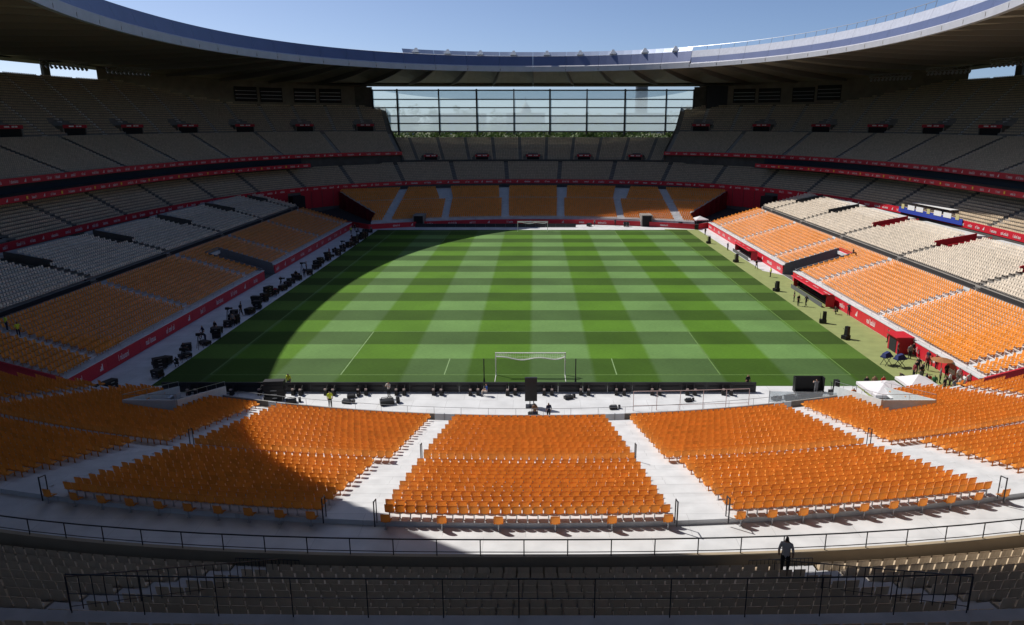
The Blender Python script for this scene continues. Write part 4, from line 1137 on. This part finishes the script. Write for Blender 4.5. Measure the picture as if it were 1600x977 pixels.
# right touchline crew
pp(39.2, 32.6, 0, F(80), 'stand', 'black', 'black', 'person in black nearest the bench roof, leftmost of three standing at the right touchline')
pp(38.9, 30.0, 0, F(200), 'stand', 'black', 'black', 'person in black, middle one of three standing at the right touchline')
pp(39.9, 29.6, 0, F(120), 'walk', 'black', 'black', 'person in black, rightmost of three standing at the right touchline')
pp(43.0, 41.5, 0, F(200), 'stand', 'navy', 'black', 'person in navy standing at the far end of the long bench shelter')
pp(44.0, 24.6, 0, F(150), 'reach', 'navy', 'navy', 'person in navy at the near end of the long bench shelter')
pp(42.6, 25.2, 0, F(70), 'crouch', 'black', 'black', 'person in black crouching at the near end of the long bench shelter')
pp(41.9, 6.2, 0, F(250), 'stand', 'black', 'navy', 'person in black left of the red booth by the touchline')
pp(42.9, 5.4, 0, F(170), 'stand', 'grey', 'black', 'person in grey top in front of the red booth')
pp(43.6, 6.1, 0, F(200), 'walk', 'black', 'black', 'person in black walking past the red booth')
pp(43.8, 3.2, 0, F(120), 'stand', 'navy', 'navy', 'person in navy beside the red wall, left one of a pair')
pp(44.0, 2.0, 0, F(240), 'stand', 'black', 'navy', 'person in black and navy beside the red wall, right one of a pair')
pp(40.1, -1.1, 0, F(100), 'stand', 'darkred', 'black', 'person in dark red top in the tight group near the pitch corner')
pp(40.6, -1.5, 0, F(20), 'stand', 'black', 'grey', 'person in black in the middle of the tight group near the corner')
pp(41.1, -.9, 0, F(260), 'stand', 'black', 'black', 'person in black on the right of the tight group near the corner')
pp(40.7, -.3, 0, F(180), 'stand', 'navy', 'black', 'person in navy at the back of the tight group near the corner')
pp(38.1, -3.2, 0, F(70), 'bend', 'black', 'black', 'person in black bending at the edge of the turf corner')
pp(40.2, -4.8, 0, F(150), 'walk', 'green', 'black', 'person in green top walking behind the smaller tent')
pp(40.9, -5.4, 0, F(210), 'stand', 'black', 'black', 'person in black standing behind the smaller tent')
pp(42.2, -4.0, 0, F(220), 'stand', 'white', 'black', 'person in white top and black trousers beyond the umbrella')
pp(42.5, -5.4, 0, F(150), 'walk', 'pale', 'black', 'person in pale top walking near the red corner wall')
pp(41.6, -5.9, 0, F(180), 'stand', 'grey', 'pale', 'person in grey top and pale trousers right of the tents')
pp(43.3, -4.6, 0, F(90), 'stand', 'white', 'navy', 'person in white top and navy trousers near the corner group')
pp(44.0, -4.2, 0, F(170), 'stand', 'pale', 'darkred', 'person in pale top beside the red corner wall')
pp(43.4, -1.2, 0, F(190), 'stand', 'black', 'black', 'person in black under the brown umbrella')
for i, (x, y, t_, u_, po, ds) in enumerate(((39.7, -4.2, 'navy', 'black', 'walk', 'between the turf edge and the smaller tent'), (41.5, .8, 'black', 'grey', 'stand', 'just beyond the tight corner group'), (42.0, -2.6, 'grey', 'black', 'stand', 'in front of the brown umbrella'), (42.8, 1.4, 'darkred', 'black', 'walk', 'close to the red wall past the umbrella'), (43.4, 11.8, 'black', 'black', 'stand', 'beyond the red booth'), (40.6, -3.0, 'red', 'black', 'crouch', 'low on the turf near the corner'), (41.4, -7.1, 'black', 'navy', 'stand', 'right of the pale table'), (43.9, -2.6, 'white', 'grey', 'stand', 'against the red wall near the corner'), (41.3, 50.5, 'hivis', 'black', 'stand', 'at the mouth of the right tunnel pit'), (40.9, 57.5, 'black', 'black', 'walk', 'between the tunnel pit and the farther shelter'), (40.8, 77.5, 'navy', 'black', 'stand', 'past the farther bench shelter'), (41.0, 99, 'black', 'black', 'stand', 'on the white strip near the far right corner'))):
    pp(x, y, 0, F(40 + 97 * i), po, t_, u_, f'crew member in {t_.replace("darkred", "dark red").replace("hivis", "yellow vest")} {ds}')
# around the tents
pp(29.6, -9.0, 0, F(-70), 'walk', 'black', 'grey', 'tall person in black and grey striding left of the white tent')
pp(30.6, -8.4, 0, F(170), 'stand', 'orange', 'black', 'person in orange vest and black trousers left of the white tent')
pp(31.6, -9.0, 0, F(100), 'bend', 'black', 'black', 'person in black bending beside the white tent')
pp(33.3, -5.1, 0, F(180), 'stand', 'black', 'black', 'person in black behind the white tent')
pp(34.2, -4.9, 0, F(150), 'stand', 'brown', 'black', 'person in brown behind the white tent')
pp(35.0, -5.0, 0, F(200), 'stand', 'red', 'black', 'person in red shirt behind the white tent')
pp(38.9, -6.6, 0, F(120), 'walk', 'orange', 'black', 'person in orange vest right of the smaller tent')
pp(37.0, -11.0, .8, F(0), 'stand', 'red', 'black', 'person in red shirt standing in the near stand beside the tents')
# near touchline
pp(21.7, -4.6, 0, F(200), 'stand', 'black', 'black', 'person in black at the right end of the near perimeter board')
pp(28.0, -6.0, 0, F(0), 'reach', 'grey', 'grey', 'person in grey working at the black crate')
pp(.45, -12.3, 0, F(0), 'stand', 'brown', 'navy', 'person in brown top at the front rail below the black screen')
pp(1.7, -12.2, 0, F(20), 'stand', 'navy', 'black', 'person in navy at the front rail right of the black screen')
pp(-13.7, -6.7, 0, F(160), 'reach', 'pale', 'black', 'camera operator in pale top behind the near board')
pp(-18.7, -9.3, 0, F(200), 'walk', 'hivis', 'black', 'person in yellow vest walking across the white paving')
pp(-24.2, -4.3, 0, F(170), 'stand', 'hivis', 'navy', 'person in yellow vest behind the black case stack')
pp(-4.3, -6.1, 0, F(85), 'sit', 'blue', 'pale', 'person in blue sitting on the paving behind the near board')
# left stand and corner
for i, (x, y, z) in enumerate(((-57.3, 0.2, 5.15), (-55.3, .9, 4.6), (-53.6, 0.1, 4.1))):
    pp(x, y, z, F(-90 + 60 * i), 'stand' if i != 0 else 'bend', 'hivis', 'navy', ('bending person', 'middle standing person', 'lowest standing person')[i] + ' in yellow vest on the left stand aisle')
pp(-45.9, -7.0, 0, F(60), 'stand', 'hivis', 'black', 'person in yellow vest by the dark red corner wall')
pp(-49.2, -6.7, 0, F(100), 'crouch', 'hivis', 'black', 'crouching person in yellow vest by the dark red corner wall')
for i, (x, y, po) in enumerate(((-38.7, 2.6, 'crouch'), (-40.6, 13.4, 'walk'), (-39.2, 19.2, 'stand'), (-40.8, 26, 'stand'), (-39.4, 36, 'bend'), (-40.9, 43, 'stand'), (-39.3, 50.2, 'stand'), (-40.9, 56.6, 'stand'), (-39.3, 65, 'crouch'), (-40.6, 70.8, 'stand'), (-39.2, 77, 'stand'), (-40.6, 89.4, 'stand'), (-39.0, 102, 'walk'))):
    pp(x, y, 0, F(50 + 83 * i), po, ('black', 'navy', 'grey', 'black', 'darkred')[i % 5], 'black', f'crew member among the black cases at the shaded left touchline, {ORD(i + 1)} from the near end')
for i, (x, y, po) in enumerate(((-43.5, 100.6, 'stand'), (-42.6, 104, 'walk'), (-44, 106.5, 'stand'))):
    pp(x, y, 0, F(100 * i), po, ('hivis', 'darkred', 'black')[i], 'black', ('person in yellow vest', 'person in dark red', 'person in black')[i] + ' at the far end of the left red wall')
# left touchline silhouettes
for i, (x, y, po) in enumerate(((-39.6, 6.2, 'stand'), (-39.6, 11.8, 'bend'), (-40.0, 15.6, 'stand'), (-40.3, 24.6, 'walk'), (-39.9, 33.6, 'stand'), (-40.0, 48, 'stand'), (-39.7, 60.5, 'walk'), (-39.8, 72.5, 'stand'), (-39.5, 84, 'stand'), (-39.9, 97, 'stand'))):
    pp(x, y, 0, F(20 + 70 * i), po, 'black', ('black', 'navy', 'grey')[i % 3], f'dark clothed person on the left camera line, {ORD(i + 1)} counted from the near corner')
pp(53.2, 45.9, 4.55, F(-90), 'sit', 'black', 'black', 'person in black sitting among the orange seats above the right tunnel')
pp(9.95, -48.75, 9.1, F(-25), 'stand', 'pale', 'black', 'person in pale shirt standing at the parapet gate in the foreground', 1.03)
pp(27.9, 114.0, 0, F(180), 'stand', 'white', 'white', 'person in white before the right far tunnel mouth')
pp(21.3, 115, 0, F(180), 'walk', 'navy', 'black', 'person in navy at the far red board')
pp(16.0, 115, 0, F(150), 'stand', 'grey', 'navy', 'person in grey at the far red board')

# ------------------------------------------------------------------ crew gear
def case_stack(x, y, rz, label, n=5, w=1.5):
    T = thing('flight_case_stack', label, 'case stack', (x, y, 0), rz)
    z = .14
    for i in range(n):
        hh = .38; b = MB(); b.box((random.uniform(-.06, .06), random.uniform(-.05, .05), z + hh / 2), (w, .8, hh - .03), random.uniform(-.05, .05)); c = b.build('flight_case', BLACK, T)
        b = MB(); b.box((0, -.41, z + hh / 2), (w * .3, .03, .08)); b.build('latch', STEEL, c); z += hh
    for sx in (-.5, .5):
        for syy in (-.3, .3): b = MB(); b.tube((sx * w * .8, syy - .03, .07), (sx * w * .8, syy + .03, .07), .07, 8); b.build('caster', BLACKP, T)
    return T
case_stack(-24.6, -7.2, .1, 'tall stack of black flight cases on the white paving', 5, 1.9)
def low_gear(x, y, rz, label, sc=1):
    T = thing('cable_gear', label, 'equipment', (x, y, 0), rz)
    b = MB(); b.box((0, 0, .16 * sc), (.8 * sc, .5 * sc, .28 * sc)); b.build('box', BLACK, T)
    b = MB(); b.tube((.55 * sc, .1, .2 * sc), (.75 * sc, .1, .2 * sc), .2 * sc, 10); b.build('drum', BLACKP, T)
    b = MB(); b.tube((-.3 * sc, 0, .3 * sc), (-.3 * sc, 0, .45 * sc), .03, 5); b.tube((-.3 * sc, 0, .45 * sc), (.3 * sc, 0, .45 * sc), .03, 5); b.tube((.3 * sc, 0, .3 * sc), (.3 * sc, 0, .45 * sc), .03, 5); b.build('handle', BLACKP, T)
low_gear(-22.8, -8.0, .3, 'black cable box beside the flight case stack', 1.2)
low_gear(-17.4, -6.6, .2, 'small black cable box, farther of two near the walking yellow vest')
low_gear(-17.5, -8.0, -.2, 'small black cable box, nearer of two near the walking yellow vest')
low_gear(-13.6, -8.3, .3, 'large black cable drum set below the camera operator', 1.6)
low_gear(3.7, -6.9, .4, 'black cable box behind the board right of the black screen')
low_gear(7.8, -9.5, .1, 'flat black cable tangle on the white paving before the front rail', .9)
low_gear(15.2, -7.6, .2, 'black cable box inside the pale fence', .8)
low_gear(23.7, -7.2, .2, 'black cable box left of the clear barrier', .9)
low_gear(.15, -11.0, .1, 'dark box on the paving under the black screen', .8)
# black screen on a post
T = thing('screen_stand', 'black upright screen on a thin post behind the near goal', 'screen', (.1, -8.9, 0))
b = MB(); b.box((0, 0, 1.75), (1.15, .3, 2.3)); b.build('screen_box', BLACK, T)
b = MB(); b.tube((-.1, 0, 0), (-.1, 0, .7), .05, 6); b.tube((.25, 0, 0), (.25, 0, .7), .05, 6); b.build('post', BLACKP, T)
b = MB(); b.box((0, 0, .04), (1.0, .9, .07)); b.build('base_plate', BLACKP, T)
# black crate
T = thing('equipment_crate', 'large black open crate right of the near board', 'crate', (27.6, -5.1, 0))
b = MB(); b.box((0, .3, .85), (2.9, .08, 1.5)); b.box((-1.42, 0, .85), (.08, .6, 1.5)); b.box((1.42, 0, .85), (.08, .6, 1.5)); b.build('crate_panel', BLACK, T)
b = MB(); b.box((0, 0, .1), (2.8, .55, .08)); b.build('crate_floor', BLACKP, T)
# clear barrier
T = thing('clear_barrier', 'scuffed clear acrylic barrier on the white paving at right', 'barrier', (26.3, -8.5, 0), -.06)
for i in range(3):
    b = MB(); b.box((-2.4 + 2.4 * i, 0, .75), (2.3, .04, 1.1)); b.build('clear_panel', CLEAR, T)
for i in range(4): b = MB(); b.tube((-3.6 + 2.4 * i, 0, 0), (-3.6 + 2.4 * i, 0, 1.35), .04, 6); b.build('post', STEEL, T)
for i in range(3): low_gear(25.1 + i * 1.3, -7.2 + .2 * i, .3 * i, f'grey box behind the clear barrier, {ORD(i + 1)} from the left', 1.3)
# pale pink fence
FP = mat('pink_steel', (.55, .40, .38), .5, metal=.2)
railing('paving_fence', [(9.6, -9.9, 0), (14.0, -9.7, 0), (20.5, -9.2, 0)], 1.9, 'tall pale pink open fence on the white paving behind the right block', 2.15, .03, [.5], FP)
def tower_gear(x, y, rz, label):
    T = thing('speaker_trolley', label, 'trolley', (x, y, 0), rz)
    b = MB(); b.box((0, 0, .3), (.9, .7, .4)); b.build('base_box', BLACK, T)
    b = MB(); b.box((.15, 0, 1.05), (.5, .5, 1.1), 0, .9); b.build('upright_case', BLACK, T)
    b = MB(); b.tube((-.3, 0, .5), (-.35, 0, 1.35), .03, 5); b.tube((-.35, -.25, 1.35), (-.35, .25, 1.35), .03, 5); b.build('push_bar', BLACKP, T)
    for sx in (-.35, .35):
        for s2 in (-.3, .3): b = MB(); b.tube((sx, s2 - .04, .1), (sx, s2 + .04, .1), .1, 8); b.build('wheel', BLACKP, T)
tower_gear(39.0, 64.3, .2, 'black speaker trolley beside the pitch, middle one beyond the bench shelter')
tower_gear(38.8, 39.6, .4, 'black speaker trolley beside the pitch at the tunnel pit')
tower_gear(38.9, 86.5, .1, 'black speaker trolley nearest the far right corner')
tower_gear(38.9, 13.2, .5, 'black speaker trolley on the touchline between the bench and the blue carts')
tower_gear(38.9, 20.6, -.3, 'black speaker trolley on the touchline close to the bench shelter')
tower_gear(29.8, -6.0, 0, 'black speaker trolley behind the striding person')
def cart(x, y, rz, label):
    T = thing('equipment_cart', label, 'cart', (x, y, 0), rz)
    b = MB(); b.box((0, 0, .95), (1.3, .7, .16)); b.build('deck', NAVY, T)
    b = MB(); b.hexa([(-.6, -.3, 1.03), (.6, -.3, 1.03), (.6, .3, 1.03), (-.6, .3, 1.03)], [(-.5, -.2, 1.35), (.2, -.2, 1.5), (.2, .2, 1.5), (-.5, .2, 1.35)]); b.build('cover', NAVY, T)
    for sx in (-.55, .55):
        b = MB(); b.tube((sx, -.3, 0), (-sx * .6, -.3, .9), .035, 5); b.tube((sx, .3, 0), (-sx * .6, .3, .9), .035, 5); b.build('leg_frame', BLACKP, T)
cart(39.3, 3.4, .5, 'navy covered folding cart on the turf edge, left of two'); cart(40.4, 2.6, .3, 'navy covered folding cart on the turf edge, right of two')
# bench shelters
def shelter(x, y, L_, label, n):
    T = thing('bench_shelter', label, 'bench shelter', (x, y, 0))
    prof = [(.75, 0), (.75, 1.5), (.55, 1.95), (-.9, 2.05), (-1.05, 1.95), (.4, 1.82), (.62, 1.45), (.62, 0)]
    st = L_ / n
    for i in range(n):
        ya, yb = -L_ / 2 + i * st + .015, -L_ / 2 + (i + 1) * st - .015; b = MB()
        b.face([(p[0], ya, p[1]) for p in prof]); b.face([(p[0], yb, p[1]) for p in reversed(prof)])
        for p, q in zip(prof, prof[1:] + prof[:1]): b.face([(p[0], ya, p[1]), (p[0], yb, p[1]), (q[0], yb, q[1]), (q[0], ya, q[1])])
        b.build('canopy_bay', REDW, T)
    for e in (-L_ / 2, L_ / 2):
        b = MB(); b.box((.1, e, .95), (1.2, .05, 1.6)); b.build('side_panel', REDV, T)
    b = MB(); b.box((.25, 0, .42), (.5, L_ - .3, .1)); b.build('bench_seat', BLACK, T)
    b = MB(); b.box((.5, 0, .8), (.08, L_ - .3, .55)); b.build('bench_back', BLACK, T)
    b = MB(); b.box((-.95, 0, .35), (.06, L_ - .5, .62)); b.build('front_board', mat('grey_board', (.10, .105, .12), .5), T)
    b = MB(); marks(b, lambda s_: Vector((-.3, L_ / 2 - s_, 2.035)), lambda s_: Vector((0, 0, 1)), Vector((.35, 0, 0)), L_, .8, 8, .6, (1.5, 2.5)); b.build('canopy_lettering', WHITE, T)
shelter(42.9, 35.5, 13.5, 'long red roofed bench shelter beside the right touchline', 8)
shelter(42.6, 71.0, 11.5, 'red roofed bench shelter beyond the tunnel pit', 7)
T = thing('photo_booth', 'square red cloth booth against the right wall', 'booth', (43.2, 8.4, 0))
b = MB(); b.box((0, 0, .95), (1.7, 2.4, 1.9)); b.build('booth_body', REDV, T); b = MB(); b.box((-.1, 0, 1.95), (2.1, 2.7, .12)); b.build('booth_roof', REDW, T); b = MB(); b.box((-.87, 0, .8), (.05, 1.6, 1.5)); b.build('booth_opening', DARK, T)
# tents
def tent(x, y, s, hh, rz, label):
    T = thing('canopy_tent', label, 'tent', (x, y, 0), rz); a = s / 2
    for sx in (-a, a):
        for sy_ in (-a, a): b = MB(); b.tube((sx * .97, sy_ * .97, 0), (sx * .97, sy_ * .97, hh), .035, 6); b.build('leg', STEEL, T)
    e = [(-a, -a), (a, -a), (a, a), (-a, a)]
    for k in range(4):
        p, q = e[k], e[(k + 1) % 4]; b = MB(); nS = 6
        for i in range(nS):
            f0, f1 = i / nS, (i + 1) / nS
            def pt(px_, f): zz = hh + .75 * f ** 1.15; return (px_[0] * (1 - f) , px_[1] * (1 - f), zz)
            b.face([pt(p, f0), pt(q, f0), pt(q, f1), pt(p, f1)])
        b.build('roof_panel', TENT, T)
        b = MB(); b.face([(*p, hh), (*q, hh), (*q, hh - .28), (*p, hh - .28)]); b.build('valance', TENT, T)
tent(33.8, -7.9, 3.8, 1.5, .05, 'white canopy tent on the paving in front of the near right stand'); tent(37.7, -6.3, 3.0, 1.55, .0, 'lilac white canopy tent, smaller one beside the turf corner')
tent(42.8, 113.5, 3.4, 2.0, .2, 'white canopy tent in the far right corner')
T = thing('table', 'long pale table beside the smaller tent', 'table', (38.2, -8.9, 0)); b = MB(); b.box((0, 0, .74), (3.4, .8, .05)); b.build('table_top', TENT, T)
b = MB(); b.box((0, -.41, .4), (3.4, .03, .66)); b.build('table_cloth', TENT, T)
for sx in (-1.5, 1.5): b = MB(); b.box((sx, .2, .36), (.05, .05, .72)); b.build('leg', STEEL, T)
T = thing('umbrella', 'brown parasol above the crew near the red wall', 'umbrella', (43.1, -.6, 0)); b = MB(); b.tube((0, 0, 0), (0, 0, 2.0), .03, 6); b.build('pole', STEEL, T)
b = MB()
for k in range(10):
    a0, a1 = 2 * math.pi * k / 10, 2 * math.pi * (k + 1) / 10; b.face([(0, 0, 2.15), (1.1 * math.cos(a0), 1.1 * math.sin(a0), 1.85), (1.1 * math.cos(a1), 1.1 * math.sin(a1), 1.85)])
b.build('canopy', mat('umbrella_brown', (.3, .13, .05), .7), T)
# white vest and boards
# left camera line gear
def tripod(x, y, rz, label, hgt=1.5):
    T = thing('camera_tripod', label, 'camera', (x, y, 0), rz)
    for k in range(3): a = 2 * math.pi * k / 3; b = MB(); b.tube((.45 * math.cos(a), .45 * math.sin(a), 0), (.04 * math.cos(a), .04 * math.sin(a), hgt), .03, 5); b.build('leg', BLACKP, T)
    b = MB(); b.box((0, 0, hgt + .16), (.28, .5, .3)); b.tube((0, .25, hgt + .18), (0, .65, hgt + .18), .1, 8, .13); b.build('camera_body', BLACK, T)
for i, (x, y) in enumerate(((-38.9, 4.4), (-39.2, 9.2), (-40.3, 20.4), (-39.9, 29.3), (-40.2, 41.0), (-40.4, 52.5), (-40.1, 66), (-40.0, 78.5), (-39.8, 91))):
    tripod(x, y, -1.4, f'black camera on a tripod on the left camera line, {ORD(i + 1)} from the near corner', 1.3 + .3 * (i % 3))
for i in range(44):
    y = -1 + 2.42 * i + random.uniform(-.6, .6); x = -39.6 + random.uniform(-.9, .7); n = random.choice((1, 2, 2, 3, 3, 4))
    case_stack(x, y, random.uniform(-.5, 1.2), f'black case pile on the left camera line, {ORD(i + 1)} from the near corner', n, 1.0 + .3 * (i % 2))
for i, (x, y) in enumerate(((-43.0, -5.6), (-41.6, -5.2))): case_stack(x, y, .3 + i, ('low', 'higher')[i] + ' black case pile beside the dark red corner wall', 2 + i, 1.4)
for i, (x, y, n) in enumerate(((24.0, 113.5, 3), (33.5, 113.8, 2), (38, 112.8, 3), (14.5, 113.6, 2), (41, 108.5, 3))): case_stack(x, y, .3 * i, f'black case pile along the far board, {ORD(i + 1)} in line', n, 1.3)
# press platform banner on the right middle tier
T = thing('press_platform', 'blue fronted press platform with white panels on the right middle tier', 'platform', (76.6, 66.5, 8.2), R(93))
b = MB(); b.box((0, -1.4, .6), (21, 4.2, .2)); b.build('deck', BLACKP, T)
b = MB(); b.box((0, .78, .55), (21, .1, 1.1)); b.build('front_banner', BLUEB, T)
for i in range(7):
    b = MB(); b.box((-9 + 3 * i, .86, 1.25), (2.4 if i % 3 else 1.0, .06, .9)); b.build('banner_panel', WHITE if i % 3 else mat('pale_gold', (.55, .5, .25), .5), T)
b = MB(); b.box((2, -1.5, 2.0), (13, 1.6, .1)); b.build('desk_roof', WHITE, T)
for i in range(5): b = MB(); b.tube((-4 + 3 * i, -1.5, .6), (-4 + 3 * i, -1.5, 2.0), .05, 5); b.build('post', BLACKP, T)

# ------------------------------------------------------------------ beyond the glass
def tree(x, y, hgt, rad, label, kind=0):
    T = thing('tree', label, 'tree', (x, y, 0), 0, 'trees beyond the glass wall')
    b = MB(); b.tube((0, 0, 0), (.3, 0, hgt * .55), .5, 7, .3)
    for k in range(5): a = k * 1.3; b.tube((.3, 0, hgt * .5), (rad * .6 * math.cos(a), rad * .6 * math.sin(a), hgt * (.68 + .05 * k)), .22, 5, .08)
    b.build('trunk', BARK, T)
    b = MB(); r = random.Random(int(x * 13 + y))
    cl = [(r.gauss(0, rad * .45), r.gauss(0, rad * .45), hgt * r.uniform(.5, .95), rad * r.uniform(.3, .55)) for _ in range(14)]
    for cx, cyy, cz, cr in cl:
        for _ in range(60):
            v = Vector((r.gauss(0, 1), r.gauss(0, 1), r.gauss(0, 1))).normalized() * cr * r.uniform(.55, 1.05); c = Vector((cx, cyy, cz)) + v; n = Vector((r.gauss(0, 1), r.gauss(0, 1), r.gauss(0, 1))).normalized(); u = n.orthogonal().normalized(); w_ = n.cross(u); s = r.uniform(.5, 1.0)
            b.face([c - u * s, c + w_ * s * .6, c + u * s, c - w_ * s * .6])
    b.build('crown', HEDGE, T)
tx = np.linspace(-78, 84, 17)
for i, x in enumerate(tx):
    yy = 300 + (i * 37 % 90); hh = 19 + (i * 53 % 7); tree(float(x) * (yy + 73) / 373, yy, hh + 1, 8 + i % 3, f'leafy tree in the gap under the glass, {ORD(i + 1)} from the left')
for i, (x, y, hh, r_) in enumerate(((-104, 450, 33, 9), (-80, 410, 36, 9), (-62, 410, 35, 8), (-46, 440, 37, 9), (-22, 430, 33, 8), (-4, 470, 31, 9), (22, 440, 30, 9), (44, 460, 32, 9), (66, 430, 30, 9), (92, 460, 31, 9), (112, 480, 33, 9))):
    tree(x, y, hh, r_, f'tall tree seen through the lower glass panes, {ORD(i + 1)} from the left')
def block(x, y, wd, dp, hgt, label, m=STONE, rows_=3, colsn=8, dome=False):
    T = thing('city_building', label, 'building', (x, y, 0)); b = MB(); b.box((0, 0, hgt / 2), (wd, dp, hgt)); b.build('wall', m, T)
    b = MB(); b.box((0, 0, hgt + .6), (wd + 2, dp + 2, 1.2)); b.build('roof', mat('city_roof', (.3, .22, .18), .8), T)
    b = MB(); b.box((0, 0, 0), (wd / colsn * .5, .6, hgt / rows_ * .45)); me = b.mesh('window', WINM)
    for i in range(colsn):
        for j in range(rows_): obj('window', me, T, (-wd / 2 + (i + .5) * wd / colsn, -dp / 2 - .2, hgt * (j + .5) / rows_))
    if dome:
        b = MB()
        for k in range(5): b.tube((0, 0, hgt + 1 + k * 5), (0, 0, hgt + 6 + k * 5), 14 * math.cos(k * .3), 12, 14 * math.cos((k + 1) * .3))
        b.tube((0, 0, hgt + 26), (0, 0, hgt + 40), 1.2, 6, .4); b.build('dome', m, T)
block(-20, 1700, 90, 40, 46, 'domed stone building far behind the middle panes', dome=True)
block(-330, 1500, 150, 40, 38, 'long city block behind the left panes'); block(-170, 1650, 120, 40, 44, 'taller city block behind the left middle panes')
block(110, 1600, 150, 40, 40, 'long low city block behind the middle right panes'); block(255, 1750, 110, 40, 46, 'city block at the foot of the tower'); block(380, 1500, 120, 40, 36, 'low city block at the right end of the panes')
T = thing('office_tower', 'tall slim round tower behind the right glass panes', 'tower', (293, 2000, 0))
b = MB(); b.tube((0, 0, 0), (0, 0, 176), 17, 24, 16); b.build('shaft', TOWERM, T)
for j in range(36): b = MB(); b.tube((0, 0, 3 + j * 4.75), (0, 0, 5.4 + j * 4.75), 17.3, 24, 17.2); b.build('window_band', WINM, T)
